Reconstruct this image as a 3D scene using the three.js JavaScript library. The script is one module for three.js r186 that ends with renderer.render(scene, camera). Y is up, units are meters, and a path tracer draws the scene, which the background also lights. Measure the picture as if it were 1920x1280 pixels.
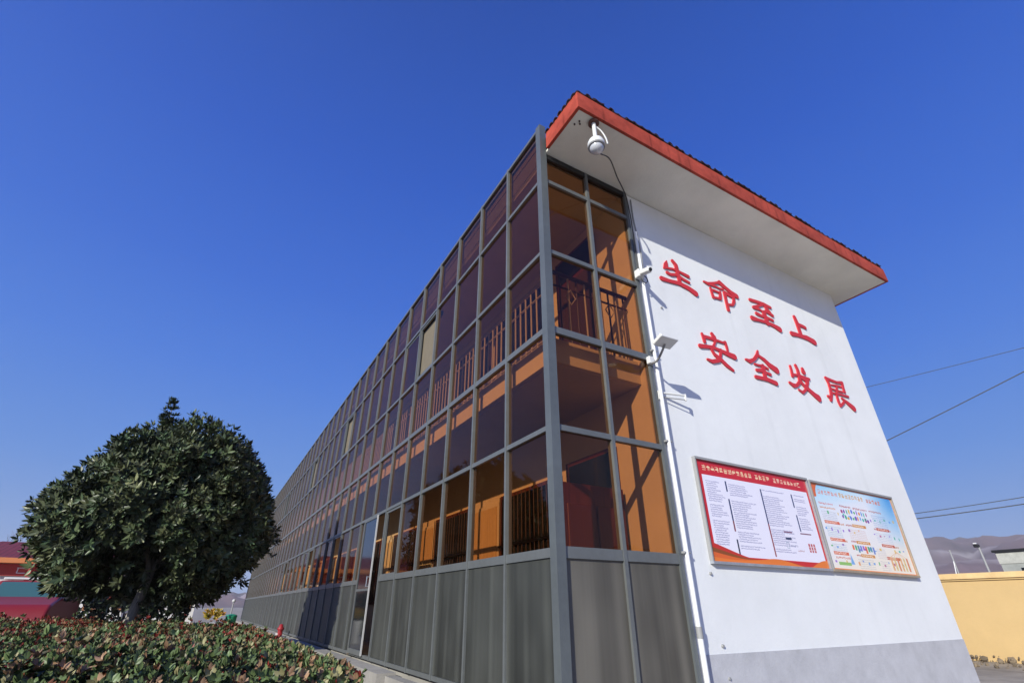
import * as THREE from 'three';
import { mergeGeometries } from 'three/addons/utils/BufferGeometryUtils.js';
import { RoundedBoxGeometry } from 'three/addons/geometries/RoundedBoxGeometry.js';

// ---------------------------------------------------------------- camera, sky, sun, exposure
const scene = new THREE.Scene();
const camera = new THREE.PerspectiveCamera(70.73, 1024 / 682, 0.05, 6000);
camera.position.set(-2.728, 0.8, 3.927);
camera.rotation.set(THREE.MathUtils.degToRad(28.865), THREE.MathUtils.degToRad(-29.757), 0.0006, 'YXZ');
scene.add(camera);

const renderer = new THREE.WebGLRenderer({ antialias: true });
renderer.setSize(1024, 682);
renderer.toneMapping = THREE.LinearToneMapping;
renderer.toneMappingExposure = 1.15;
renderer.shadowMap.enabled = true;
renderer.shadowMap.type = THREE.PCFSoftShadowMap;

const SUN_DIR = new THREE.Vector3(-1.75, 0.92, 1).normalize();
{
  // clear blue winter sky: deep blue overhead, paler towards the horizon, with a whitish glow round the sun
  const W = 512, H = 256, px = new Float32Array(W * H * 4);
  const stops = [[0, 0.24, 0.365, 0.6], [4, 0.165, 0.306, 0.6], [12, 0.084, 0.231, 0.62], [22, 0.045, 0.168, 0.61], [32, 0.025, 0.121, 0.55], [46, 0.011, 0.083, 0.46], [64, 0.003, 0.054, 0.335], [90, 0.003, 0.044, 0.3]];
  const d = new THREE.Vector3();
  for (let j = 0; j < H; j++) for (let i = 0; i < W; i++) {
    const az = ((i + 0.5) / W - 0.5) * 2 * Math.PI, el = ((j + 0.5) / H - 0.5) * Math.PI;
    d.set(Math.cos(el) * Math.cos(az), Math.sin(el), Math.cos(el) * Math.sin(az));
    const e = Math.max(0, THREE.MathUtils.radToDeg(el));
    let k = 1; while (k < stops.length - 1 && stops[k][0] < e) k++;
    const a = stops[k - 1], b = stops[k], t = Math.min(1, Math.max(0, (e - a[0]) / (b[0] - a[0])));
    const ang = THREE.MathUtils.radToDeg(Math.acos(Math.min(1, d.dot(SUN_DIR))));
    const glow = 0.9 * Math.exp(-ang / 9) + 0.3 * Math.exp(-ang / 24);
    const o = (j * W + i) * 4, tint = [1, 0.96, 0.88];
    for (let c = 0; c < 3; c++) px[o + c] = a[c + 1] + (b[c + 1] - a[c + 1]) * t + glow * tint[c];
    px[o + 3] = 1;
  }
  const sky = new THREE.DataTexture(px, W, H, THREE.RGBAFormat, THREE.FloatType);
  sky.mapping = THREE.EquirectangularReflectionMapping; sky.magFilter = THREE.LinearFilter; sky.needsUpdate = true;
  scene.background = sky; scene.environment = sky;
}
const sun = new THREE.DirectionalLight(new THREE.Color(1, 0.98, 0.88), 4.85);
sun.position.copy(SUN_DIR).multiplyScalar(60); sun.castShadow = true;
sun.shadow.mapSize.set(4096, 4096); sun.shadow.radius = 1;
Object.assign(sun.shadow.camera, { left: -45, right: 45, top: 45, bottom: -45, near: 1, far: 150 });
scene.add(sun, sun.target);
scene.fog = new THREE.FogExp2(new THREE.Color(0.7, 0.68, 0.72), 0.0003);

// ---------------------------------------------------------------- helpers
let seed = 20240611;
const rnd = () => { seed = (seed + 0x6d2b79f5) | 0; let t = Math.imul(seed ^ (seed >>> 15), 1 | seed); t = (t + Math.imul(t ^ (t >>> 7), 61 | t)) ^ t; return ((t ^ (t >>> 14)) >>> 0) / 4294967296; };
const rr = (a, b) => a + (b - a) * rnd();
const V = (x, y, z) => new THREE.Vector3(x, y, z);
const counts = new Map();
function numbered(n) { const k = counts.get(n) ?? 0; counts.set(n, k + 1); return k ? `${n}_${String(k).padStart(3, '0')}` : n; }
function shade(o) { o.castShadow = true; o.receiveShadow = true; return o; }
function thing(name, label, category, pos = [0, 0, 0], turn = 0, group) {
  const o = new THREE.Group(); o.name = numbered(name); o.position.set(...pos); o.rotation.y = turn;
  o.userData = { label, category }; if (group) o.userData.group = group;
  scene.add(o); return o;
}
function part(name, geo, mat, parent, pos) {
  const m = shade(new THREE.Mesh(geo, mat)); m.name = parent === scene ? numbered(name) : name;
  if (pos) m.position.set(...pos); parent.add(m); return m;
}
function struct(name, geo, mat, label, category) {
  const m = part(name, geo, mat, scene); m.userData = { kind: 'structure', label, category }; return m;
}
// box from corner to corner, uv in metres
const boxCache = new Map();
function box(w, h, d) {
  const key = [w, h, d].map((v) => v.toFixed(4)).join();
  if (boxCache.has(key)) return boxCache.get(key);
  const g = new THREE.BoxGeometry(w, h, d), uv = g.attributes.uv, s = [[d, h], [d, h], [w, d], [w, d], [w, h], [w, h]];
  for (let f = 0; f < 6; f++) for (let i = 0; i < 4; i++) uv.setXY(f * 4 + i, uv.getX(f * 4 + i) * s[f][0], uv.getY(f * 4 + i) * s[f][1]);
  boxCache.set(key, g); return g;
}
function slab(name, x0, x1, y0, y1, z0, z1, mat, parent) {
  return part(name, box(x1 - x0, y1 - y0, z1 - z0), mat, parent, [(x0 + x1) / 2, (y0 + y1) / 2, (z0 + z1) / 2]);
}
function slabGeo(x0, x1, y0, y1, z0, z1) { return box(x1 - x0, y1 - y0, z1 - z0).clone().translate((x0 + x1) / 2, (y0 + y1) / 2, (z0 + z1) / 2); }
function rbox(w, h, d, r = 0.01, seg = 2) { return new RoundedBoxGeometry(w, h, d, seg, r); }
// round bar that follows points, radius from r0 to r1
function taper(points, r0, r1, sides = 7, steps = 10) {
  const curve = points.length > 2 ? new THREE.CatmullRomCurve3(points) : new THREE.LineCurve3(points[0], points[1]);
  const g = new THREE.TubeGeometry(curve, steps, 1, sides, false), p = g.attributes.position, c = new THREE.Vector3(), v = new THREE.Vector3();
  for (let i = 0; i <= steps; i++) {
    curve.getPointAt(i / steps, c); const r = r0 + (r1 - r0) * (i / steps);
    for (let j = 0; j <= sides; j++) { const n = i * (sides + 1) + j; v.fromBufferAttribute(p, n).sub(c).multiplyScalar(r).add(c); p.setXYZ(n, v.x, v.y, v.z); }
  }
  const uv = g.attributes.uv, L = curve.getLength();
  for (let i = 0; i < uv.count; i++) uv.setXY(i, uv.getX(i) * L, uv.getY(i) * 6.28 * r0);
  return g;
}
const rod = (a, b, r, sides = 8) => taper([V(...a), V(...b)], r, r, sides, 1);
const cyl = (r0, r1, h, n = 16) => new THREE.CylinderGeometry(r0, r1, h, n);
// tiling value noise
function makeNoise(n) {
  const t = new Float32Array(n * n); for (let i = 0; i < t.length; i++) t[i] = rnd();
  const sm = (u) => u * u * (3 - 2 * u);
  return (x, y) => {
    x = ((x % n) + n) % n; y = ((y % n) + n) % n;
    const i = Math.floor(x), j = Math.floor(y), u = sm(x - i), v = sm(y - j), a = i % n, b = (i + 1) % n, c = (j % n) * n, e = ((j + 1) % n) * n;
    return (t[c + a] * (1 - u) + t[c + b] * u) * (1 - v) + (t[e + a] * (1 - u) + t[e + b] * u) * v;
  };
}
const n8 = makeNoise(8), n32 = makeNoise(32), n128 = makeNoise(128);
const fbm = (u, v) => 0.5 * n8(u * 8, v * 8) + 0.3 * n32(u * 32, v * 32) + 0.2 * n128(u * 128, v * 128); // u, v in 0..1, tiles
// texture from f(u, v) -> [r, g, b] linear, repeating every `metres`
function tex(size, metres, f, srgb = true) {
  const d = new Uint8Array(size * size * 4), enc = (c) => { c = Math.min(1, Math.max(0, c)); return Math.round(255 * (srgb ? (c <= 0.0031308 ? c * 12.92 : 1.055 * c ** (1 / 2.4) - 0.055) : c)); };
  for (let j = 0; j < size; j++) for (let i = 0; i < size; i++) {
    const c = f(i / size, j / size), o = (j * size + i) * 4; d[o] = enc(c[0]); d[o + 1] = enc(c[1]); d[o + 2] = enc(c[2]); d[o + 3] = 255;
  }
  const t = new THREE.DataTexture(d, size, size, THREE.RGBAFormat);
  t.wrapS = t.wrapT = THREE.RepeatWrapping; t.magFilter = THREE.LinearFilter; t.minFilter = THREE.LinearMipmapLinearFilter; t.generateMipmaps = true;
  const m = Array.isArray(metres) ? metres : [metres, metres]; t.repeat.set(1 / m[0], 1 / m[1]);
  if (srgb) t.colorSpace = THREE.SRGBColorSpace; t.needsUpdate = true; return t;
}
const rgb = (r, g, b) => new THREE.Color().setRGB(r, g, b);
const std = (o) => new THREE.MeshStandardMaterial(o);
const tone = (base, amount, f) => (u, v) => { const k = 1 + amount * (f(u, v) - 0.5) * 2; return base.map((c) => c * k); };
const grainBump = tex(256, 1.2, (u, v) => { const h = fbm(u, v) * 0.6 + 0.4 * n128(u * 128 + 7, v * 128 + 3); return [h, h, h]; }, false);

// ---------------------------------------------------------------- materials
const M = {
  white: std({ map: tex(512, 5.2, (u, v) => {
    const k = 0.96 + 0.1 * (fbm(u, v) - 0.5) + 0.05 * (n8(u * 8 + 3, v * 8) - 0.5) - 0.16 * Math.max(0, n32(u * 32, v * 2) - 0.7) - 0.08 * Math.max(0, n128(u * 128, v * 4) - 0.84); return [0.8 * k, 0.81 * k, 0.815 * k]; }), bumpMap: grainBump, bumpScale: 0.0018, roughness: 0.85 }),
  plinth: std({ map: tex(256, 3.1, (u, v) => { const k = 0.93 + 0.34 * (fbm(u, v) - 0.5) - 0.2 * Math.max(0, n8(u * 8, v * 8) - 0.6); return [0.52 * k, 0.52 * k, 0.55 * k]; }), bumpMap: grainBump, bumpScale: 0.003, roughness: 0.8 }),
  soffit: std({ map: tex(256, 3.7, (u, v) => { const k = 0.96 + 0.14 * (fbm(u, v) - 0.5) - 0.3 * Math.max(0, n32(u * 32, v * 32) - 0.84) - 0.22 * Math.max(0, n8(u * 8 + 2, v * 8) - 0.62); return [0.82 * k, 0.8 * k, 0.7 * k]; }), bumpMap: grainBump, bumpScale: 0.003, roughness: 0.9 }),
  fascia: new THREE.MeshPhysicalMaterial({ specularIntensity: 0.25, map: tex(256, 2.3, (u, v) => { const n = fbm(u, v), s = Math.max(0, n32(u * 32, v * 3) - 0.62) * 1.1; const k = 0.92 + 0.75 * (n - 0.5) - s - 0.35 * Math.max(0, n128(u * 128, v * 64) - 0.8); return [0.42 * k, 0.072 * k, 0.045 * k]; }), bumpMap: grainBump, bumpScale: 0.004, roughness: 0.75 }),
  tile: std({ map: tex(128, 0.9, tone([0.035, 0.016, 0.015], 0.5, fbm)), roughness: 0.7 }),
  alu: std({ map: tex(256, 1.7, (u, v) => { const k = 0.92 + 0.3 * (fbm(u, v) - 0.5); return [0.165 * k, 0.175 * k, 0.175 * k]; }), roughness: 0.45, metalness: 0.25 }),
  postAlu: std({ map: tex(256, 1.9, (u, v) => { const k = 0.92 + 0.3 * (fbm(u, v) - 0.5); return [0.135 * k, 0.15 * k, 0.155 * k]; }), roughness: 0.45, metalness: 0.25 }),
  postBrown: std({ color: rgb(0.16, 0.13, 0.1), roughness: 0.6 }),
  whiteMetal: std({ color: rgb(0.72, 0.72, 0.7), roughness: 0.4 }),
  paleMetal: std({ color: rgb(0.5, 0.5, 0.5), roughness: 0.4 }),
  pvc: std({ map: tex(128, 1.1, tone([0.78, 0.79, 0.8], 0.08, fbm)), roughness: 0.38 }),
  darkMetal: std({ color: rgb(0.02, 0.02, 0.022), roughness: 0.5, metalness: 0.3 }),
  black: std({ color: rgb(0.012, 0.012, 0.013), roughness: 0.7 }),
  cable: std({ color: rgb(0.06, 0.06, 0.06), roughness: 0.6 }),
  grey: std({ color: rgb(0.3, 0.3, 0.3), roughness: 0.55 }),
  cream: std({ map: tex(256, 4.3, tone([0.57, 0.49, 0.34], 0.07, fbm)), bumpMap: grainBump, bumpScale: 0.002, roughness: 0.9 }),
  wood: std({ map: tex(256, [0.5, 1.9], (u, v) => { const n = 0.55 * n128(u * 128, v * 4) + 0.45 * n32(u * 32, v * 2); const k = 0.6 + 0.8 * n; return [0.1 * k, 0.024 * k, 0.012 * k]; }), roughness: 0.42 }),
  paleDoor: std({ map: tex(256, [0.6, 2.2], (u, v) => { const n = 0.5 * n128(u * 128, v * 3) + 0.5 * n32(u * 32, v * 2); const k = 0.8 + 0.35 * n; return [0.56 * k, 0.4 * k, 0.2 * k]; }), roughness: 0.5 }),
  ceiling: std({ map: tex(128, 2.2, tone([0.52, 0.46, 0.38], 0.1, fbm)), roughness: 0.95 }),
  screen: std({ map: tex(128, 0.9, tone([0.17, 0.142, 0.1], 0.1, fbm)), roughness: 0.95 }),  // tone of the unlit ceiling beyond open sashes, put into the colour
  darkSheet: std({ color: rgb(0.1, 0.085, 0.08), roughness: 0.7 }),  // shade tone of the added sheet that covers the sunlit slab edge
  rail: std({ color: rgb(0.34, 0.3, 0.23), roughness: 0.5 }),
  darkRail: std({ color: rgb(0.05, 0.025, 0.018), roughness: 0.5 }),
  roomGlass: std({ color: rgb(0.012, 0.014, 0.018), roughness: 0.08 }),
  bronze: new THREE.MeshPhysicalMaterial({ color: rgb(0.85, 0.69, 0.545), roughness: 0.0, transmission: 1, thickness: 0, ior: 1.5, specularIntensity: 0.42 }),
  letter: std({ color: rgb(0.6, 0.03, 0.038), roughness: 0.6 }),
  chrome: std({ color: rgb(0.75, 0.75, 0.76), roughness: 0.22, metalness: 1 }),
  concrete: std({ map: tex(512, 6.7, (u, v) => { const k = 0.85 + 0.5 * (fbm(u, v) - 0.5); return [0.36 * k, 0.34 * k, 0.31 * k]; }), bumpMap: grainBump, bumpScale: 0.004, roughness: 0.9 }),
  ground: std({ map: tex(512, 9.7, (u, v) => { const k = 0.8 + 0.7 * (fbm(u, v) - 0.5); return [0.4 * k, 0.35 * k, 0.28 * k]; }), bumpMap: grainBump, bumpScale: 0.01, roughness: 0.95 }),
  yellow: std({ map: tex(512, 6.1, (u, v) => { const k = 0.95 + 0.12 * (fbm(u, v) - 0.5) - 0.12 * Math.max(0, n8(u * 8, v * 8) - 0.7); return [0.62 * k, 0.43 * k, 0.2 * k]; }), bumpMap: grainBump, bumpScale: 0.003, roughness: 0.9 }),
  coping: std({ map: tex(256, 2.9, tone([0.72, 0.5, 0.24], 0.2, fbm)), roughness: 0.9 }),
  bark: std({ map: tex(256, [0.8, 0.5], (u, v) => { const k = 0.6 + 0.8 * (0.5 * n32(u * 8, v * 32) + 0.5 * fbm(u, v)); return [0.42 * k, 0.38 * k, 0.33 * k]; }), bumpMap: grainBump, bumpScale: 0.01, roughness: 0.95 }),
};
// weathered cladding: rain streaks down each sheet, three variants
M.clad = [0, 1, 2, 3].map((i) => {
  const streak = (u, v) => 0.5 * n8(u * 16 + i * 3, v + i) + 0.22 * n32(u * 32 + i * 11, v + i) + 0.08 * n128(u * 128 + i * 17, v * 2) + 0.2 * n8(u * 8 + i * 3, v * 8);
  return std({ map: tex(256, [1.9, 2.6], (u, v) => { const k = 0.35 + 1.35 * streak(u, v); return (i > 1 ? [0.115 * k, 0.106 * k, 0.088 * k] : [0.056 * k, 0.058 * k, 0.051 * k]); }),
    roughnessMap: tex(128, [1.9, 2.6], (u, v) => { const r = 0.4 + 0.35 * streak(u, v); return [r, r, r]; }, false), roughness: 1, metalness: 0.15 });
});
const CHARACTERS = [
  { ch: '生', at: [2.490, 5.231], strokes: [[[-25,21,3],[-28,13,9],[-33,5,4]],[[-32,6,4],[-15,10,4],[-1,10,5],[19,8,7]],[[-11,27,7],[-5,21,9],[-5,7,8],[-4,-2,8],[-4,-11,8]],[[-28,-2,7],[-21,-3,6],[-6,2,6],[4,-2,6],[18,-4,5]],[[-43,-18,9],[-27,-17,7],[-7,-14,8],[13,-16,10],[28,-21,12]]] },
  { ch: '命', at: [3.380, 5.187], strokes: [[[-34,16,4],[-24,15,7],[-8,22,5],[7,29,6]],[[7,28,11],[20,22,9],[31,17,10],[44,14,11]],[[-19,15,4],[-8,16,4],[3,15,4],[12,17,4]],[[-21,8,5],[-20,-1,6],[-19,-9,7]],[[-20,5,5],[-12,6,5],[-2,6,4]],[[2,8,5],[-2,-6,7]],[[-19,-9,4],[-4,-7,5]],[[14,11,8],[26,9,7],[36,9,5]],[[13,10,8],[12,-6,7],[12,-23,8]],[[34,9,7],[33,0,7],[27,-9,5],[14,-12,4]]] },
  { ch: '至', at: [4.501, 5.128], strokes: [[[-32,25,7],[-14,27,7],[7,28,8],[24,27,6]],[[7,28,4],[-12,19,5],[-27,12,6]],[[-28,11,7],[-14,12,6],[-4,10,4],[9,14,8],[23,10,7]],[[9,24,9],[12,17,11],[16,14,11]],[[-2,8,11],[0,-1,11],[0,-12,11]],[[-24,0,8],[-12,-1,6],[4,0,6],[19,-1,6]],[[-40,-14,11],[-24,-13,7],[-3,-11,7],[16,-12,9],[32,-15,13]]] },
  { ch: '上', at: [5.577, 5.175], strokes: [[[-14,24,10],[-12,12,12],[-12,-2,11],[-12,-13,11]],[[-9,10,8],[3,10,8],[11,9,8]],[[-41,-18,11],[-27,-16,9],[-9,-15,9],[6,-14,12],[26,-17,14]]] },
  { ch: '安', at: [2.979, 4.064], strokes: [[[-4,29,7],[-1,24,10],[-1,18,7]],[[-27,23,5],[-25,14,7],[-25,10,6]],[[-26,19,6],[-13,20,6],[3,20,5],[17,20,4],[23,22,6],[24,15,6],[24,8,4]],[[-37,0,8],[-26,2,7],[-10,5,6],[6,4,6],[22,2,9],[37,1,11]],[[-2,14,4],[-13,0,5],[-8,-7,7],[3,-12,8],[14,-19,8],[26,-24,5]],[[8,5,6],[4,-6,5],[-3,-15,7],[-17,-20,7],[-27,-19,4]]] },
  { ch: '全', at: [4.008, 4.051], strokes: [[[-2,29,4],[-7,20,7],[-18,10,6],[-30,4,8],[-39,5,4]],[[-2,20,6],[10,16,8],[20,9,11],[35,4,14]],[[-19,2,4],[-10,2,4],[0,4,4],[12,1,5]],[[1,3,9],[0,-5,10],[-1,-16,9]],[[-18,-8,6],[-6,-6,7],[5,-7,5],[15,-8,6]],[[-25,-21,7],[-11,-20,7],[2,-19,8],[24,-21,9]]] },
  { ch: '发', at: [5.093, 4.018], strokes: [[[-30,25,6],[-30,18,7],[-32,7,7]],[[-31,10,5],[-16,12,5],[-2,12,6],[16,12,5]],[[-13,30,8],[-11,23,8],[-12,12,10],[-16,0,7],[-28,-9,6],[-38,-11,9],[-46,-8,6]],[[5,28,8],[5,23,12]],[[-6,10,9],[8,7,9],[2,-3,6],[-7,-13,5],[-17,-19,6],[-25,-16,5]],[[-13,3,8],[-9,-3,7],[-1,-7,10],[8,-12,10],[18,-17,12],[26,-20,15]]] },
  { ch: '展', at: [6.105, 4.038], strokes: [[[-31,25,6],[-14,24,6],[3,24,5],[21,27,7],[19,18,7],[18,9,8]],[[-30,25,7],[-26,16,8],[-27,6,8],[-30,-5,8],[-38,-18,7]],[[-43,-12,6],[-36,-14,7]],[[-20,14,3],[-5,16,4],[12,17,4]],[[-23,6,4],[-8,6,4],[11,7,4]],[[-24,-2,4],[-2,0,4],[25,1,5]],[[-2,16,5],[-10,0,5]],[[-13,-5,7],[-14,-16,8],[-13,-24,5],[3,-14,5]],[[1,-7,5],[8,-10,7],[17,-14,10],[30,-20,13]]] },
];
// ---------------------------------------------------------------- ground and hills
{
  const g = new THREE.PlaneGeometry(5000, 5000, 1, 1); g.rotateX(-Math.PI / 2); g.translate(0, -0.304, 0);
  const uv = g.attributes.uv; for (let i = 0; i < uv.count; i++) uv.setXY(i, uv.getX(i) * 5000, uv.getY(i) * 5000);
  struct('ground', g, M.ground, 'brown bare ground round the building', 'ground');
  const y = new THREE.PlaneGeometry(34, 62); y.rotateX(-Math.PI / 2); y.translate(-9.5, -0.299, -13);
  const u2 = y.attributes.uv; for (let i = 0; i < u2.count; i++) u2.setXY(i, u2.getX(i) * 34, u2.getY(i) * 62);
  struct('yard_pavement', y, M.concrete, 'pale concrete yard in front of the glazed facade', 'pavement');
  const k = slabGeo(-0.34, -0.065, -0.3, -0.02, -37.9, -4.05);
  struct('kerb', k, M.concrete, 'low concrete kerb along the foot of the glazed facade', 'kerb');
  const s = slabGeo(-0.22, -0.065, -0.3, -0.05, -4.04, 0.3);
  struct('footing', s, M.concrete, 'narrow concrete footing under the grey cladding sheets', 'footing');
}
{
  // dry hills: ridges at growing distance
  const P = (x) => n8(x * 3.1, 0.3) * 0.55 + n32(x * 9.7, 4.2) * 0.3 + n128(x * 41, 9.1) * 0.15;
  const W = 520, D = 40, pos = [], col = [], idx = [];
  for (let j = 0; j < D; j++) for (let i = 0; i <= W; i++) {
    const a = -2.9 + 4.6 * (i / W), r = 620 + j * 30, t = j / (D - 1);
    const crest = Math.pow(Math.sin(Math.min(1, t * 1.1) * Math.PI / 2), 1.2);
    const rough = 16 * (n32(i * 0.42, j * 0.55) - 0.5) + 34 * (n8(i * 0.09, j * 0.13) - 0.5) + 6 * (n128(i * 0.9, j * 1.1) - 0.5);
    const h = crest * (148 + 36 * (P(i / W) - 0.5)) * (0.12 + 0.88 * THREE.MathUtils.smoothstep(a, -1.35, -0.75)) + rough * Math.min(1, t * 4);
    pos.push(Math.cos(a) * r, j === 0 ? -4 : h - 2, Math.sin(a) * r);
    const m = n32(i * 0.3, j * 0.4) * 0.6 + n128(i * 0.9, j * 1.3) * 0.4, pale = Math.max(0, n32(i * 0.16 + 5, j * 0.45 + 9) - 0.66) * 0.9;
    const g8 = n8(i * 0.07 + 2, j * 0.11) - 0.5; col.push(0.055 + 0.15 * m + 0.06 * g8 + pale, 0.04 + 0.09 * m + pale * 0.95, 0.04 + 0.085 * m + pale * 0.9);
  }
  for (let j = 0; j < D - 1; j++) for (let i = 0; i < W; i++) { const a = j * (W + 1) + i, b = a + 1, c = a + W + 1, d = c + 1; idx.push(a, b, c, b, d, c); }
  const g = new THREE.BufferGeometry(); g.setAttribute('position', new THREE.Float32BufferAttribute(pos, 3)); g.setAttribute('color', new THREE.Float32BufferAttribute(col, 3)); g.setIndex(idx); g.computeVertexNormals();
  struct('hills', g, std({ vertexColors: true, roughness: 1, side: THREE.DoubleSide }), 'bare purple grey hills on the horizon behind the yellow wall', 'hills');
}

// ---------------------------------------------------------------- the glass-fronted building
const W = 0.9438, BAYS = 40, ZF = -BAYS * W;                       // facade bays along -z
const H = [0, 1.238, 2.427, 3.596, 4.739, 5.983, 7.085];           // base, sill, transoms, coping
const GX = [0, 0.778, 1.535], WX = 7.19, SOF = 6.49;
const B = thing('glass_fronted_building', 'long two storey building with bronze glass front, white end wall and red eave', 'building');
const pane = (x, y, z, w, h, along) => { const p = part('glass_pane', along === 'z' ? box(0.006, h, w) : box(w, h, 0.006), M.bronze, B, [x, y, z]); p.rotation.y = rr(-0.006, 0.006); p.rotation[along === 'z' ? 'z' : 'x'] = rr(-0.004, 0.004); return p; };
{
  // facade frame
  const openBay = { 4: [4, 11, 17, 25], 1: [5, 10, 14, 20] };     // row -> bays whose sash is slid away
  for (let i = 1; i <= BAYS; i++) slab('mullion', -0.035, 0.045, i === 7 ? H[2] + 0.029 : 0, H[6], -i * W - 0.019, -i * W + 0.019, M.alu, B);
  slab('corner_post', -0.046, 0.058, -0.04, H[6] - 0.004, -0.06, 0.047, M.postAlu, B);
  for (let r = 0; r < H.length; r++) for (let i = 0; i < BAYS; i++) {
    if (i === 6 && r === 1) continue;
    if (i === 7 && r === 1) continue;
    const hh = r === 1 ? 0.042 : r === 3 ? 0.036 : 0.026, y = r === 0 ? 0.03 : r === 6 ? H[6] - 0.03 : H[r];
    slab('transom', -0.027, 0.04, y - hh, y + hh, -(i + 1) * W + 0.0195, -i * W - (i ? 0.0195 : 0.063), M.alu, B);
  }
  for (let r = 1; r < 6; r++) for (let i = 0; i < BAYS; i++) {
    if (r === 1 && (i === 6 || i === 7)) continue;
    const open = openBay[r]?.includes(i), beside = openBay[r]?.includes(i - 1);
    const y = (H[r] + H[r + 1]) / 2, h = H[r + 1] - H[r] - 0.06, z = -(i + 0.5) * W;
    if (!open) pane(0.004 + 0.0012 * Math.sin(i * 7.3 + r * 3.1), y, z, W - 0.05, h, 'z');
    if (beside || open) {                                         // slid sash doubles the neighbouring pane, its frame stays
      if (beside) pane(0.027, y, z, W - 0.12, h - 0.08, 'z');
      const s = part('sash_frame', mergeGeometries([
        slabGeo(-0.012, 0.016, y - h / 2, y + h / 2, z - W / 2 + 0.026, z - W / 2 + 0.062), slabGeo(-0.012, 0.016, y - h / 2, y + h / 2, z + W / 2 - 0.062, z + W / 2 - 0.026),
        slabGeo(-0.0119, 0.0159, y - h / 2 + 0.001, y - h / 2 + 0.04, z - W / 2 + 0.062, z + W / 2 - 0.062), slabGeo(-0.0119, 0.0159, y + h / 2 - 0.04, y + h / 2 - 0.001, z - W / 2 + 0.062, z + W / 2 - 0.062)]), M.alu, B);
      if (beside) s.position.x = 0.012;
      if (open && r === 4) { slab('unlit_ceiling_sheet', 0.05, 0.055, H[r] - 0.02, H[r + 1] - 0.13, z - W * 0.62, z + W * 0.5, M.screen, B); slab('top_shade_strip', 0.046, 0.1, H[r + 1] - 0.13, H[r + 1] - 0.027, z - W * 0.62, z + W * 0.5, M.darkMetal, B); }  // added: sheet coloured as the unlit ceiling, dark strip as the shade above
    }
  }
  for (let i = 0; i < BAYS; i++) { if (i === 6 || i === 7) continue;
    const c = slab('cladding_panel', -0.008 - 0.002 * rnd(), 0.012, 0.06, H[1] - 0.043, -(i + 1) * W + 0.0195, -i * W - (i ? 0.0195 : 0.063), M.clad[i % 2], B); c.rotation.y = rr(-0.004, 0.004); }
  // entrance: a glazed leaf slid half open, beside a short fixed light
  const zp = -7.1, top = H[2] - 0.03, za = -6.08, zb = -7.02;
  const d = new THREE.Group(); d.name = 'entrance_door'; B.add(d);
  slab('door_post', -0.05, 0.05, 0, H[2] - 0.029, zp - 0.03, zp + 0.03, M.postBrown, B);
  slab('lock_stile', -0.068, -0.044, 0.04, top, za - 0.03, za, M.paleMetal, d);
  slab('hinge_stile', -0.075, -0.037, 0.04, top, zb, zb + 0.04, M.alu, d);
  for (const [a, c] of [[0.04, 0.12], [top - 0.05, top - 0.001], [1.06, 1.1]]) slab('door_rail', -0.074, -0.038, a, c, zb + 0.0405, za - 0.0305, M.alu, d);
  slab('door_pane', -0.06, -0.052, 1.1, top - 0.05, zb + 0.04, za - 0.03, M.roomGlass, d); slab('lower_pane', -0.06, -0.052, 0.12, 1.06, zb + 0.04, za - 0.03, M.roomGlass, d);
  part('door_handle', mergeGeometries([rod([-0.11, 1.12, za - 0.05], [-0.11, 1.3, za - 0.05], 0.011), rod([-0.11, 1.13, za - 0.05], [-0.07, 1.13, za - 0.05], 0.009), rod([-0.11, 1.29, za - 0.05], [-0.07, 1.29, za - 0.05], 0.009)]), M.chrome, d);
  slab('transom', -0.027, 0.04, H[1] - 0.042, H[1] + 0.042, -8 * W + 0.0195, zp - 0.031, M.alu, B);
  slab('cladding_panel', -0.01, 0.012, 0.06, H[1] - 0.043, -8 * W + 0.0195, zp - 0.031, M.clad[0], B);
  pane(0.004, (H[1] + H[2]) / 2, (-8 * W + zp) / 2, -zp - -8 * W < 0 ? 0.36 : 0.36, H[2] - H[1] - 0.06, 'z');
}
{
  // glazed end beside the white wall
  for (let r = 0; r < 6; r++) for (let c = 0; c < 2; c++) {
    const x0 = GX[c] + (c ? 0.0225 : 0.064), x1 = GX[c + 1] - 0.0225, yt = r === 5 ? SOF : H[r + 1], y = (H[r] + yt) / 2, h = yt - H[r] - 0.06;
    if (r === 0) slab('cladding_panel', x0, x1, 0.0, H[1] - 0.05, -0.012, 0.006 + c * 0.002, M.clad[2 + c], B);
    else pane((x0 + x1) / 2, y, -0.004, x1 - x0 + 0.01, h, 'x');
    const hh = r === 0 ? 0.05 : r === 2 ? 0.042 : 0.03;
    slab('transom', x0, x1, r === 5 ? SOF - 0.06 : H[r + 1] - hh, r === 5 ? SOF + 0.03 : H[r + 1] + hh, -0.04, 0.027, r === 5 ? M.darkMetal : M.alu, B);
  }
  slab('mullion', GX[1] - 0.022, GX[1] + 0.022, 0, SOF + 0.022, -0.045, 0.035, M.alu, B);
  slab('mullion', GX[2] - 0.022, GX[2] + 0.03, 0, SOF + 0.022, -0.045, 0.035, M.postAlu, B);
}
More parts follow.
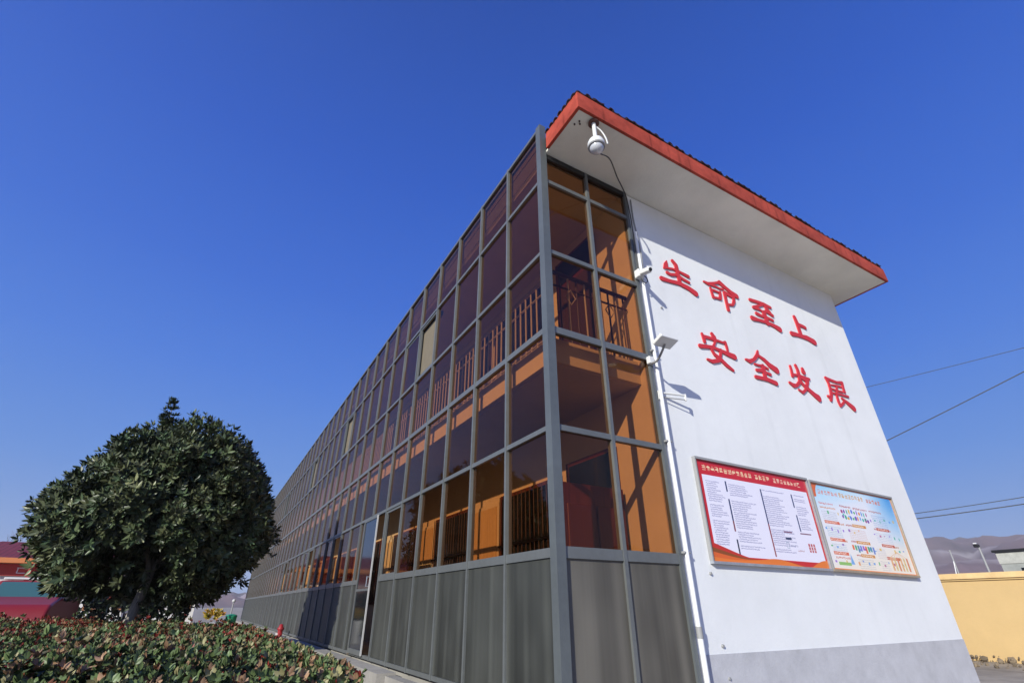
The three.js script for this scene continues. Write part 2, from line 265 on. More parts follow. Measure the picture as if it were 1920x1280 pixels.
{
  // walls, slabs, interior behind the glass
  slab('end_wall', 1.57, WX, -0.3, SOF + 0.022, -0.24, 0, M.white, B);
  slab('plinth_band', 1.62, WX + 0.006, -0.3, 0.386, 0.0005, 0.0065, M.plinth, B);
  slab('side_wall', WX - 0.24, WX - 0.001, -0.3, SOF - 0.002, ZF, -0.2405, M.white, B);
  slab('rear_wall', 0.02, WX - 0.2405, -0.3, SOF - 0.002, ZF - 0.2, ZF - 0.001, M.white, B);
  slab('ground_floor', 0.05, WX - 0.25, -0.29, -0.01, ZF + 0.002, -0.05, M.concrete, B);
  slab('upper_floor', 0.13, 1.55, 3.28, 3.59, ZF + 0.002, -0.14, M.cream, B);
  slab('ceiling', 0.2, 1.499, 3.268, 3.279, ZF + 0.01, -0.2, M.ceiling, B); slab('ceiling', 0.1, 1.499, SOF - 0.012, SOF - 0.0035, ZF + 0.01, -0.09, M.ceiling, B);
  const inner = slab('inner_wall', 1.5, 1.565, -0.009, SOF - 0.003, ZF + 0.003, -0.05, M.cream, B);
  const inn = new THREE.Group(); inn.name = 'corridor_fittings'; B.add(inn);
  for (let f = 0; f < 2; f++) for (let k = 0; k < 11; k++) {
    const y0 = f * 3.6, zb = -k * 3.05, last = zb - 4.95 < ZF;
    if (last) continue;
    // dark door near each bay start, barred window, pale door
    const far = k > 4;
    if (k === 0) {
    const door = new THREE.Group(); door.name = 'room_door'; B.add(door);
    slab('door_frame', 1.44, 1.499, y0, y0 + 2.62, zb - 1.78, zb - 0.72, M.wood, door);
    slab('door_leaf', 1.43, 1.439, y0 + 0.02, y0 + 2.02, zb - 1.7, zb - 0.8, f ? M.darkRail : M.roomGlass, door);
    slab('transom_window', 1.43, 1.439, y0 + 2.1, y0 + 2.56, zb - 1.7, zb - 0.8, M.roomGlass, door);
    }
    const win = new THREE.Group(); win.name = 'barred_window'; B.add(win);
    slab('window_frame', 1.46, 1.499, y0 + 0.85, y0 + (f ? 1.4 : 2.5), zb - 3.8, zb - 1.95, M.wood, win);
    slab('window_pane', 1.452, 1.459, y0 + 0.92, y0 + (f ? 1.36 : 2.44), zb - 3.73, zb - 2.02, M.roomGlass, win);
    if (!far && !f) for (let b = 0; b <= 14; b++) part('window_bar', rod([1.41, y0 + 0.88, zb - 2.02 - b * 0.122], [1.41, y0 + 2.47, zb - 2.02 - b * 0.122], 0.008, 6), M.darkRail, win);
    if (!f) slab('bar_rail', 1.395, 1.425, y0 + 1.66, y0 + 1.69, zb - 3.76, zb - 1.98, M.darkRail, win);
    if (f) continue; const pd = new THREE.Group(); pd.name = 'pale_room_door'; B.add(pd);
    slab('door_frame', 1.46, 1.499, y0, y0 + 2.42, zb - 4.92, zb - 3.86, M.cream, pd);
    slab('door_leaf', 1.445, 1.459, y0 + 0.02, y0 + 2.36, zb - 4.86, zb - 3.92, M.paleDoor, pd);
    part('door_knob', new THREE.SphereGeometry(0.03, 10, 8), M.chrome, pd, [1.42, y0 + 1.05, zb - 4.0]);
  }
  for (let i = 0; i < 15; i++) { const z = -2.0 - i * 2.25; const w = new THREE.Group(); w.name = 'added_upper_window'; B.add(w);  // added dark windows that tone down the sunlit upper wall
    slab('window_frame', 1.435, 1.458, 5.02, 6.1, z - 2.1, z, M.darkRail, w); slab('window_pane', 1.428, 1.434, 5.08, 6.04, z - 2.02, z - 1.06, M.roomGlass, w); slab('window_pane', 1.428, 1.434, 5.08, 6.04, z - 1.02, z - 0.08, M.roomGlass, w); }
  // the open red-brown leaf that stands in the corridor just behind the glazed end
  const leaf = new THREE.Group(); leaf.name = 'wooden_door_leaf'; B.add(leaf);
  slab('leaf_board', 0.46, 1.43, 0.03, 2.05, -0.66, -0.62, M.wood, leaf);
  for (const [x0, x1] of [[0.58, 0.93], [1.0, 1.35]]) for (const [a, b] of [[0.2, 0.95], [1.1, 1.82]]) {
    part('raised_panel', rbox(x1 - x0, b - a, 0.03, 0.012), M.wood, leaf, [(x0 + x1) / 2, (a + b) / 2, -0.617]);
  }
  part('leaf_handle', rod([0.58, 1.0, -0.58], [0.58, 1.16, -0.58], 0.01), M.chrome, leaf);
  inn.removeFromParent();
  // balcony railing behind the upper glass
  const rail = new THREE.Group(); rail.name = 'balcony_railing'; B.add(rail);
  part('hand_rail', rod([0.24, 4.62, ZF + 0.2], [0.24, 4.62, -0.2], 0.03, 10), M.rail, rail);
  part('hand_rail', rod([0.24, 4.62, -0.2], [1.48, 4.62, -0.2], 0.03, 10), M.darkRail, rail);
  part('bottom_rail', rod([0.24, 3.72, ZF + 0.2], [0.24, 3.72, -0.2], 0.016, 6), M.rail, rail);
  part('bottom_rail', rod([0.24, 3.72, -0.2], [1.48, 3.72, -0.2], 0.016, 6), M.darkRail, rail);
  part('top_rail', rod([0.24, 4.42, ZF + 0.2], [0.24, 4.42, -0.2], 0.014, 6), M.rail, rail);
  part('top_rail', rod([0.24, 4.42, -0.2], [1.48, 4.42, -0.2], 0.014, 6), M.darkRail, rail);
  const bal = rod([0, 3.6, 0], [0, 4.6, 0], 0.013, 6), dia = new THREE.TorusGeometry(0.075, 0.009, 5, 4);
  const dark = [], rest = [];
  for (let i = 0; i < 240; i++) { const z = -0.32 - i * 0.14; if (z < ZF + 0.3) break;
    if (i < 110) part('baluster', bal, M.rail, rail, [0.24, 0, z]); else rest.push(bal.clone().translate(0.24, 0, z)); }
  if (rest.length) { const m = part('baluster', mergeGeometries(rest), M.rail, rail); m.userData.kind = 'stuff'; }
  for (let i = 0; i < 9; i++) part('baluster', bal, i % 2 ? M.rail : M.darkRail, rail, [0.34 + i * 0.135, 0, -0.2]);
  for (const x of [0.5, 1.15]) { const t = part('rail_diamond', dia, M.rail, rail, [x, 4.3, -0.185]); t.scale.set(1, 1.5, 1); }
}
{
  // roof: slab with painted fascia, tile eave and hipped tile slopes
  const roof = new THREE.Group(); roof.name = 'roof'; B.add(roof);
  { const th = -0.007, px = 7.7, py = SOF; roof.rotation.z = th; roof.position.set(px - px * Math.cos(th) + py * Math.sin(th), py - px * Math.sin(th) - py * Math.cos(th), 0.045); }
  slab('soffit', 0.064, 7.65, SOF, SOF + 0.04, -0.2, 0.78, M.soffit, roof);
  slab('roof_slab', 0.075, 7.645, SOF + 0.001, 6.775, ZF - 0.3, -0.201, M.soffit, roof);
  slab('added_dark_sheet', 0.068, 0.074, SOF - 0.01, 7.05, ZF - 0.3, -0.1, M.darkSheet, roof);  // added dark sheet hiding the sunlit slab edge and sky behind top glass
  slab('fascia', 0.02, 7.69, SOF - 0.006, 6.785, 0.78, 0.82, M.fascia, roof);
  slab('fascia', 0.02, 0.063, SOF - 0.005, 6.792, 0.06, 0.7795, M.fascia, roof);
  slab('fascia', 7.6505, 7.69, SOF - 0.005, 6.788, ZF - 0.3, 0.7795, M.fascia, roof);
  const x0 = 0.06, x1 = 7.74, zf = 0.76, yb = 6.792, rise = 1.35, zr = -3.2, xm = 3.9;
  const p = [x0, yb, zf, x1, yb, zf, xm, yb + rise, zr, x0, yb, ZF - 0.3, x1, yb, ZF - 0.3, xm, yb + rise, ZF + 3];
  const g = new THREE.BufferGeometry(); g.setAttribute('position', new THREE.Float32BufferAttribute(p, 3));
  g.setIndex([0, 1, 2, 1, 4, 5, 1, 5, 2, 4, 3, 5, 3, 0, 2, 3, 2, 5]);
  const g2 = g.toNonIndexed(); g2.computeVertexNormals(); const pp = g2.attributes.position, uv = []; for (let i = 0; i < pp.count; i++) uv.push(pp.getX(i), pp.getZ(i)); g2.setAttribute('uv', new THREE.Float32BufferAttribute(uv, 2));
  part('tile_slope', g2, std({ map: M.tile.map, roughness: 0.7, side: THREE.DoubleSide }), roof);
  // half-round cover tile: a bent shell with thickness
  const sh = new THREE.Shape(); sh.absarc(0, 0, 0.045, 0, Math.PI, false); sh.absarc(0, 0, 0.032, Math.PI, 0, true);
  const tg = new THREE.ExtrudeGeometry(sh, { depth: 0.36, bevelEnabled: false, curveSegments: 8 });
  const sh2 = new THREE.Shape(); sh2.moveTo(-0.075, 0.03); sh2.quadraticCurveTo(0, -0.02, 0.075, 0.03); sh2.lineTo(0.075, 0.012); sh2.quadraticCurveTo(0, -0.04, -0.075, 0.012);
  const pg = new THREE.ExtrudeGeometry(sh2, { depth: 0.36, bevelEnabled: false, curveSegments: 6 });
  const nF = 55; for (let i = 0; i < nF; i++) {
    const x = 0.06 + i * (7.55 / (nF - 1));
    const t = part('roof_tile', tg, M.tile, roof, [x, 6.803 + rr(-0.014, 0.014), 0.46 + rr(-0.02, 0.02)]); t.rotation.x = 0.3 * 0; t.rotation.y = rr(-0.03, 0.03);
    if (i < nF - 1) part('roof_tile', pg, M.tile, roof, [x + 0.07, 6.817 + rr(-0.012, 0.01), 0.465 + rr(-0.015, 0.02)]);
  }
  for (let i = 0; i < 7; i++) { const t = part('roof_tile', tg, M.tile, roof, [0.36, 6.788 + rr(-0.008, 0.008), 0.74 - i * 0.105]); t.rotation.y = -Math.PI / 2; }
  for (let i = 0; i < 14; i++) { const t = part('roof_tile', tg, M.tile, roof, [7.36, 6.785, 0.7 - i * 0.13]); t.rotation.y = Math.PI / 2; }
  part('hip_finial', new THREE.LatheGeometry([[0, 0], [0.05, 0], [0.045, 0.05], [0.02, 0.08], [0.035, 0.12], [0.012, 0.18], [0, 0.2]].map(([a, b]) => new THREE.Vector2(a, b)), 10), M.tile, roof, [7.6, 6.82, 0.72]);
}
for (const [x, z] of [[0.14, 0.62], [0.2, 0.66], [0.17, 0.69]]) part('soffit_anchor', cyl(0.012, 0.012, 0.02, 8), M.darkRail, B, [x, SOF + 0.045, z]);
// small rusty anchor holes left in the white wall
for (const [x, y] of [[1.95, 4.503], [1.97, 0.453], [1.981, 1.114], [1.979, 0.182]]) {
  const c = part('wall_anchor', cyl(0.014, 0.018, 0.02, 8), M.grey, B, [x, y, 0.01]); c.rotation.x = Math.PI / 2;
}

// ---------------------------------------------------------------- raised red characters
// each stroke is a list of [x, y, width] in centimetres about the character's centre; strokes are united into one solid
function strokeSolid(strokes, depth) {
  const cell = 0.0115, pad = 0.12; let x0 = 9, y0 = 9, x1 = -9, y1 = -9; const segs = [];
  for (const s of strokes) for (let i = 0; i < s.length - 1; i++) {
    const [a, b] = [s[i], s[i + 1]].map((q) => q.map((v) => v / 100)); segs.push([a, b]);
    for (const q of [a, b]) { x0 = Math.min(x0, q[0]); y0 = Math.min(y0, q[1]); x1 = Math.max(x1, q[0]); y1 = Math.max(y1, q[1]); }
  }
  x0 -= pad; y0 -= pad; x1 += pad; y1 += pad;
  const nx = Math.ceil((x1 - x0) / cell), ny = Math.ceil((y1 - y0) / cell), F = new Float32Array((nx + 1) * (ny + 1));
  for (let j = 0; j <= ny; j++) for (let i = 0; i <= nx; i++) {
    const px = x0 + i * cell, py = y0 + j * cell; let best = -1;
    for (const [a, b] of segs) {
      const dx = b[0] - a[0], dy = b[1] - a[1], L = dx * dx + dy * dy || 1e-9, t = Math.min(1, Math.max(0, ((px - a[0]) * dx + (py - a[1]) * dy) / L));
      best = Math.max(best, (a[2] + (b[2] - a[2]) * t) * 0.43 - Math.hypot(px - a[0] - dx * t, py - a[1] - dy * t));
    }
    F[j * (nx + 1) + i] = best;
  }
  // marching squares, linked into loops
  const next = new Map(), at = new Map(), f = (i, j) => F[j * (nx + 1) + i];
  const edge = (i, j, k) => { // k 0: bottom, 1: left side of cell corner (i, j)
    const key = (j * (nx + 1) + i) * 2 + k;
    if (!at.has(key)) { const a = f(i, j), b = k ? f(i, j + 1) : f(i + 1, j), t = a / (a - b); at.set(key, [x0 + (i + (k ? 0 : t)) * cell, y0 + (j + (k ? t : 0)) * cell]); }
    return key;
  };
  for (let j = 0; j < ny; j++) for (let i = 0; i < nx; i++) {
    const c = (f(i, j) > 0) | ((f(i + 1, j) > 0) << 1) | ((f(i + 1, j + 1) > 0) << 2) | ((f(i, j + 1) > 0) << 3);
    if (!c || c === 15) continue;
    const b = () => edge(i, j, 0), r = () => edge(i + 1, j, 1), t = () => edge(i, j + 1, 0), l = () => edge(i, j, 1), go = (p, q) => next.set(p, q);
    ({ 1: () => go(b(), l()), 2: () => go(r(), b()), 3: () => go(r(), l()), 4: () => go(t(), r()), 5: () => { go(b(), r()); go(t(), l()); }, 6: () => go(t(), b()), 7: () => go(t(), l()),
      8: () => go(l(), t()), 9: () => go(b(), t()), 10: () => { go(r(), t()); go(l(), b()); }, 11: () => go(r(), t()), 12: () => go(l(), r()), 13: () => go(b(), r()), 14: () => go(l(), b()) })[c]();
  }
  const loops = [], left = new Set(next.keys());
  while (left.size) { const start = left.values().next().value, loop = []; let k = start; do { left.delete(k); loop.push(new THREE.Vector2(...at.get(k))); k = next.get(k); } while (k !== undefined && k !== start && left.has(k)); if (loop.length > 6) loops.push(loop); }
  const outer = loops.filter((l) => Math.abs(THREE.ShapeUtils.area(l)) > 1e-5).sort((a, b) => Math.abs(THREE.ShapeUtils.area(b)) - Math.abs(THREE.ShapeUtils.area(a)));
  const sign = Math.sign(THREE.ShapeUtils.area(outer[0])), shapes = [];
  const inside = (p, l) => { let c = false; for (let i = 0, j = l.length - 1; i < l.length; j = i++) if ((l[i].y > p.y) !== (l[j].y > p.y) && p.x < ((l[j].x - l[i].x) * (p.y - l[i].y)) / (l[j].y - l[i].y) + l[i].x) c = !c; return c; };
  for (const l of outer) if (Math.sign(THREE.ShapeUtils.area(l)) === sign) shapes.push({ l, s: new THREE.Shape(l) });
  for (const l of outer) if (Math.sign(THREE.ShapeUtils.area(l)) !== sign) { const host = shapes.filter((q) => inside(l[0], q.l)).pop(); if (host) host.s.holes.push(new THREE.Path(l)); }
  return new THREE.ExtrudeGeometry(shapes.map((q) => q.s), { depth, bevelEnabled: false });
}
const WHERE = ['first of the upper row', 'second of the upper row', 'third of the upper row', 'last of the upper row', 'first of the lower row', 'second of the lower row', 'third of the lower row', 'last of the lower row'];
CHARACTERS.forEach((c, i) => {
  const m = part('wall_character', strokeSolid(c.strokes, 0.016), M.letter, scene, [c.at[0], c.at[1], 0.004]);
  m.userData = { label: `red raised Chinese character ${c.ch} on the white wall, ${WHERE[i]}`, category: 'character', group: 'red characters on the white wall' };
});

// ---------------------------------------------------------------- notice boards
function fakeText(c, x, y, n, s, col, lw = 1) { // illegible small print: rows of tiny glyph-like marks
  c.strokeStyle = col; c.lineWidth = lw;
  for (let i = 0; i < n; i++) { const gx = x + i * s * 1.08; c.beginPath();
    const nk = s > 30 ? 8 : 4; for (let k = 0; k < nk; k++) { if (k < nk * 0.6) { const yy = y + s * rr(0.1, 0.9); c.moveTo(gx + s * rr(0, 0.2), yy); c.lineTo(gx + s * rr(0.7, 0.95), yy); } else { const xx = gx + s * rr(0.15, 0.85); c.moveTo(xx, y + s * rr(0, 0.3)); c.lineTo(xx + s * rr(-0.1, 0.1), y + s * rr(0.6, 1)); } }
    c.stroke(); }
}
function canvasTex(w, h, draw) {
  const cv = document.createElement('canvas'); cv.width = w; cv.height = h; draw(cv.getContext('2d'), w, h);
  const t = new THREE.CanvasTexture(cv); t.colorSpace = THREE.SRGBColorSpace; t.anisotropy = 8; return t;
}
const poster1 = canvasTex(1400, 720, (c, w, h) => {
  c.fillStyle = '#c8262b'; c.fillRect(0, 0, w, h);
  c.fillStyle = '#e9e6f3'; c.beginPath(); c.moveTo(44, 110); c.lineTo(w - 26, 110); c.lineTo(w - 26, h - 40); c.lineTo(44, h - 40); c.fill();
  fakeText(c, 60, 32, 12, 46, '#f6dcae', 4); fakeText(c, 690, 32, 4, 46, '#f6dcae', 4); fakeText(c, 930, 34, 8, 44, '#f4cfae', 4);
  const cols = [[75, 240], [330, 370], [740, 370], [1160, 210]];
  for (const [x, wd] of cols) for (let y = 150; y < h - 100; y += 16) { if (rnd() < 0.12) continue; if (x > 1100 && y > 430) continue; fakeText(c, x, y, Math.floor(wd / 14 * rr(0.55, 0.98)), 11, 'rgba(105,104,150,0.8)', 2.1); }
  const bar = (x, a, b, col) => { c.fillStyle = col; c.fillRect(x, a, 16, b - a); };
  bar(296, 135, 215, '#27305e'); bar(296, 270, 430, '#27305e'); bar(296, 430, 505, '#7e3b45'); bar(296, 560, 690, '#1f2848');
  bar(718, 150, 420, '#2c3566'); bar(718, 420, h - 60, '#8c3a44'); bar(1128, 150, 260, '#2c3566'); bar(1128, 320, 450, '#39406b');
  c.fillStyle = '#7a4a62'; c.fillRect(900, 462, 110, 9); c.fillRect(1120, 462, 150, 9); c.fillStyle = '#2d3a58'; c.fillRect(905, 508, 76, 16);
  c.strokeStyle = '#63809a'; c.lineWidth = 3; c.strokeRect(900, 545, 30, 42); fakeText(c, 950, 560, 5, 18, '#8a8aa5', 2); fakeText(c, 1030, 590, 4, 20, '#a06a6a', 2);
  for (let i = 0; i < 3; i++) { c.fillStyle = '#b8474c'; c.fillRect(1190 + i * 34, 540, 22, 66); c.fillStyle = '#e9c9c4'; c.fillRect(1194 + i * 34, 560, 14, 8); c.fillRect(1194 + i * 34, 584, 14, 8); }
  // waves along the foot
  const wave = (col, y0, a1, a2) => { c.fillStyle = col; c.beginPath(); c.moveTo(0, h); c.lineTo(0, y0); c.bezierCurveTo(w * 0.2, y0 + a1, w * 0.28, h - 18, w * 0.42, h - 34); c.bezierCurveTo(w * 0.6, h - 70, w * 0.72, h + a2, w * 0.84, h - 6); c.bezierCurveTo(w * 0.9, h - 40, w * 0.95, h - 60, w, h - 58); c.lineTo(w, h); c.fill(); };
  wave('#c22f26', h - 130, 60, 8); wave('#8a4a1c', h - 96, 50, 14); wave('#d9632a', h - 66, 40, 18); wave('#e2782f', h - 30, 20, 24);
});
const poster2 = canvasTex(1400, 740, (c, w, h) => {
  const g = c.createLinearGradient(0, 0, w * 0.1, h); g.addColorStop(0, '#8fc9ee'); g.addColorStop(0.16, '#bfe0f2'); g.addColorStop(0.36, '#e6e8f0'); g.addColorStop(0.85, '#ece8e6'); g.addColorStop(1, '#efe6d8'); c.fillStyle = g; c.fillRect(0, 0, w, h);
  const g2 = c.createRadialGradient(w, 0, 20, w, 0, 560); g2.addColorStop(0, 'rgba(50,140,215,0.95)'); g2.addColorStop(1, 'rgba(120,190,235,0)'); c.fillStyle = g2; c.fillRect(0, 0, w, h);
  c.fillStyle = '#d8682f'; c.beginPath(); c.moveTo(0, 0); c.lineTo(120, 0); c.quadraticCurveTo(60, 40, 58, 120); c.quadraticCurveTo(40, 130, 20, 128); c.quadraticCurveTo(20, 60, 0, 40); c.fill();
  fakeText(c, 90, 46, 6, 50, '#e08a78', 4.5); fakeText(c, 430, 46, 8, 50, '#d9a05c', 4.5); fakeText(c, 900, 50, 5, 50, '#d77a5a', 4.5);
  const head = (x, y, n, col = '#b0402e') => { fakeText(c, x, y, n, 19, col, 4); };
  head(390, 165, 9); head(610, 168, 12); head(890, 168, 11); head(60, 168, 11, '#d8776a'); head(60, 205, 12, '#d98a4e');
  for (let y = 245; y < 330; y += 16) fakeText(c, 62, y, 18, 12, 'rgba(120,130,150,0.6)', 1.5);
  const cols = ['#a8447c', '#7d4ba5', '#3aa98a', '#e0b13a', '#5a78d0', '#3fa555', '#8856c4', '#e58f50', '#4b8edb', '#33b29a'];
  for (let i = 0; i < 22; i++) { c.fillStyle = cols[i % 10]; const x = 400 + (i % 11) * 42, y = 215 + Math.floor(i / 11) * 58; c.beginPath(); c.ellipse(x + rr(-6, 6), y + rr(-6, 10), rr(9, 19), rr(12, 24), 0, 0, 7); c.fill(); }
  for (let y = 210; y < 320; y += 18) fakeText(c, 905, y, 20, 12, 'rgba(110,140,190,0.7)', 2);
  head(70, 338, 15, '#d27a34'); head(400, 338, 14); head(880, 336, 15);
  for (let y = 378; y < 470; y += 16) { fakeText(c, 70, y, 18, 12, 'rgba(110,150,175,0.65)', 1.6); fakeText(c, 880, y, 22, 12, 'rgba(140,160,200,0.6)', 1.6); fakeText(c, 420, y, 22, 12, 'rgba(200,120,100,0.45)', 1.6); }
  head(80, 486, 13, '#c9713a'); head(410, 478, 12); head(1010, 486, 11, '#b06438');
  for (let i = 0; i < 9; i++) { c.fillStyle = ['#e5733a', '#5aa878', '#4d95a8', '#6b86c9', '#a76bc4'][i % 5]; c.fillRect(400 + i * 42, 520, 30, rr(38, 64)); }
  for (let y = 526; y < 620; y += 16) { fakeText(c, 84, y, 17, 12, 'rgba(110,150,175,0.6)', 1.6); fakeText(c, 800, y, 12, 12, 'rgba(150,140,170,0.5)', 1.6); }
  head(430, 596, 12); head(90, 632, 12, '#cf6f5e');
  for (let gy = 0; gy < 4; gy++) for (let gx = 0; gx < 15; gx++) { const x = 60 + gx * 88 + rr(-8, 8), y = [232, 372, 520, 640][gy] + rr(0, 30); if (rnd() < 0.25) continue; c.globalAlpha = 0.75; c.fillStyle = cols[Math.floor(rnd() * 10)]; c.fillRect(x, y, rr(14, 34), rr(10, 30)); c.globalAlpha = 1; }
  for (let k = 0; k < 9; k++) { c.fillStyle = ['#d9694a', '#d08a3a', '#c2543c'][k % 3]; c.fillRect(56 + (k % 3) * 430 + rr(0, 30), [330, 478, 592][Math.floor(k / 3)], 230, 26); fakeText(c, 66 + (k % 3) * 430 + 20, [333, 481, 595][Math.floor(k / 3)], 9, 19, '#fbeedd', 3); }
  c.fillStyle = '#8fbf6a'; c.fillRect(110, 676, 190, 26); c.fillStyle = '#79aadf'; c.beginPath(); c.moveTo(300, 690); c.lineTo(330, 600); c.lineTo(360, 690); c.fill();
  for (let y = 636; y < 710; y += 18) { fakeText(c, 430, y, 20, 12, 'rgba(130,140,150,0.55)', 1.6); fakeText(c, 800, y, 12, 12, 'rgba(140,140,160,0.5)', 1.6); }
  for (let i = 0; i < 6; i++) { const x = 1000 + i * 58; c.strokeStyle = '#d9a06a'; c.lineWidth = 3; c.beginPath(); c.moveTo(1160, 540); c.lineTo(x + 16, 590); c.stroke(); c.fillStyle = ['#e7b07c', '#e0c78e', '#d98a60'][i % 3]; c.fillRect(x, 590, 32, 120); fakeText(c, x + 6, 600, 1, 18, '#b0683a', 2); fakeText(c, x + 6, 640, 1, 18, '#b0683a', 2); fakeText(c, x + 6, 676, 1, 18, '#8d9a60', 2); }
  c.strokeStyle = '#e8884a'; c.lineWidth = 14; c.strokeRect(3, 3, w - 6, h - 6);
});
function board(label, x0, x1, y0, y1, tilt, map, dirt) {
  const t = thing('notice_board', label, 'notice board', [(x0 + x1) / 2, y0, 0]); t.rotation.z = tilt;
  const w = x1 - x0, h = y1 - y0, f = 0.028;
  part('poster', box(w - 2 * f, h - 2 * f, 0.012).clone(), std({ map, roughness: 0.35 }), t, [0, h / 2, 0.02]);
  const pg = t.children[0].geometry, uv = pg.attributes.uv, b = new THREE.BoxGeometry(1, 1, 1).attributes.uv; for (let i = 0; i < uv.count; i++) uv.setXY(i, b.getX(i), b.getY(i));
  const fm = std({ map: tex(128, 0.8, (u, v) => { const k = 0.85 + 0.4 * (fbm(u, v) - 0.5); return dirt.map((q) => q * k); }), roughness: 0.4, metalness: 0.4 });
  slab('board_frame', -w / 2, w / 2, 0, f, 0.002, 0.052, fm, t); slab('board_frame', -w / 2, w / 2, h - f, h, 0.002, 0.052, M.grey, t);
  slab('board_frame', -w / 2, -w / 2 + f * 0.7, f, h - f, 0.002, 0.048, M.grey, t); slab('board_frame', w / 2 - f * 0.7, w / 2, f, h - f, 0.002, 0.048, fm, t);
}
board('notice board with red header and pale blue columns, beside the glazed corner', 2.01, 4.25, 1.205, 2.385, -0.004, poster1, [0.46, 0.48, 0.52]);
board('notice board with pale blue sky header and many small coloured panels, towards the wall end', 4.285, 6.48, 1.19, 2.355, -0.012, poster2, [0.5, 0.42, 0.32]);

// ---------------------------------------------------------------- fittings on the end wall
{
  const t = thing('drain_pipe', 'white plastic drain pipe down the edge of the white wall', 'pipe', [1.605, -0.3, 0.06]);
  part('pipe_run', cyl(0.027, 0.027, 0.86, 14), M.pvc, t, [0.0, 0.43, 0]); part('pipe_run', cyl(0.023, 0.023, 5.1, 14), M.pvc, t, [0, 3.45, 0]);
  part('coupler', cyl(0.032, 0.032, 0.1, 14), M.grey, t, [0, 0.88, 0]);
  for (const y of [1.6, 2.8, 4.0, 5.2]) part('pipe_clip', rbox(0.1, 0.025, 0.07, 0.008), M.grey, t, [0, y, -0.02]);
}
{
  const t = thing('dome_camera', 'white dome surveillance camera hanging under the eave corner', 'camera', [0.345, SOF + 0.04, 0.77]);
  part('ceiling_plate', cyl(0.07, 0.075, 0.025, 20), std({ color: rgb(0.12, 0.05, 0.04), roughness: 0.8 }), t, [0, -0.0135, 0]);
  part('drop_pole', cyl(0.028, 0.028, 0.3, 14), M.whiteMetal, t, [0, -0.17, 0]);
  part('housing', new THREE.LatheGeometry([[0, 0.13], [0.04, 0.13], [0.06, 0.1], [0.105, 0.07], [0.125, 0.02], [0.125, -0.03], [0.118, -0.045], [0, -0.045]].map(([a, b]) => new THREE.Vector2(a, b)), 28), M.whiteMetal, t, [0, -0.44, 0]);
  part('trim_ring', new THREE.TorusGeometry(0.113, 0.012, 8, 28).rotateX(Math.PI / 2), M.grey, t, [0, -0.49, 0]);
  part('lens_dome', new THREE.SphereGeometry(0.103, 24, 14, 0, Math.PI * 2, Math.PI / 2, Math.PI / 2), std({ color: rgb(0.62, 0.63, 0.65), roughness: 0.15, metalness: 0.1 }), t, [0, -0.495, 0]);
  part('side_bracket', taper([V(0.03, -0.06, 0), V(0.1, -0.13, 0.02), V(0.16, -0.25, 0.03), V(0.19, -0.33, 0.02)], 0.012, 0.012, 7, 10), M.whiteMetal, t);
  for (const m of t.children) { if (/housing|ring|dome/.test(m.name)) m.scale.setScalar(0.9); }
}
{
  const pts = [V(0.43, 6.03, 0.72), V(0.78, 6.3, 0.55), V(1.2, 6.44, 0.25), V(1.5, 6.4, 0.08), V(1.56, 6.1, 0.055), V(1.565, 5.4, 0.05), V(1.55, 4.95, 0.06)];
  const m = part('camera_cable', taper(pts, 0.009, 0.009, 6, 40), M.cable, scene); m.userData = { label: 'dark cable from the dome camera along the eave and down the wall edge', category: 'cable' };
  const m2 = part('camera_cable', taper([V(1.66, 6.42, 0.02), V(1.655, 6.0, 0.02), V(1.64, 5.6, 0.06), V(1.62, 5.3, 0.09), V(1.66, 5.05, 0.05), V(1.62, 4.9, 0.1)], 0.012, 0.012, 6, 30), M.grey, scene);
  m2.userData = { label: 'loose grey cable bunch above the small white camera on the wall edge', category: 'cable' };
}
{
  const t = thing('wall_camera', 'small white bullet camera with junction box on the wall edge', 'camera', [1.5, 4.86, 0.08]);
  part('junction_box', rbox(0.11, 0.13, 0.09, 0.015), M.whiteMetal, t, [0.03, 0.02, 0]);
  const b = part('camera_body', rbox(0.08, 0.075, 0.19, 0.02), M.whiteMetal, t, [0.02, -0.01, 0.12]); b.rotation.x = 0.25;
  const l = part('lens', cyl(0.026, 0.026, 0.02, 14), M.black, t, [0.02, -0.036, 0.215]); l.rotation.x = Math.PI / 2 + 0.25;
  part('cable_loop', new THREE.TorusGeometry(0.06, 0.007, 6, 18), M.cable, t, [0.08, -0.06, 0.03]);
}
{
  const t = thing('flood_light', 'white flood light on a bent arm at floor level on the wall edge', 'lamp', [1.52, 3.5, 0.03]);
  part('wall_bracket', rbox(0.09, 0.1, 0.06, 0.01), M.whiteMetal, t, [0, 0.04, 0.02]);
  part('arm', taper([V(0, 0.0, 0.03), V(-0.02, -0.02, 0.14), V(-0.06, 0.04, 0.28), V(-0.08, 0.1, 0.36)], 0.016, 0.014, 8, 14), M.grey, t);
  const h = part('lamp_head', rbox(0.3, 0.05, 0.17, 0.014), M.whiteMetal, t, [-0.08, 0.13, 0.37]); h.rotation.x = -0.35; h.rotation.z = 0.06;
  const g = part('lamp_glass', box(0.25, 0.006, 0.12), M.grey, t, [-0.08, 0.1035, 0.361]); g.rotation.x = -0.35; g.rotation.z = 0.06;
}
{
  const t = thing('lamp_arm', 'slim white lamp bracket low under the flood light on the white wall', 'bracket', [1.62, 3.11, 0.0]);
  part('upper_tube', rod([0, 0.02, 0.03], [0.34, 0.02, 0.12], 0.014), M.whiteMetal, t);
  part('lower_tube', rod([0, -0.04, 0.03], [0.34, -0.04, 0.12], 0.007), M.grey, t);
  part('end_plate', rbox(0.02, 0.09, 0.03, 0.005), M.whiteMetal, t, [0.34, -0.01, 0.12]); part('wall_plate', rbox(0.05, 0.12, 0.025, 0.006), M.whiteMetal, t, [0, -0.01, 0.014]);
}
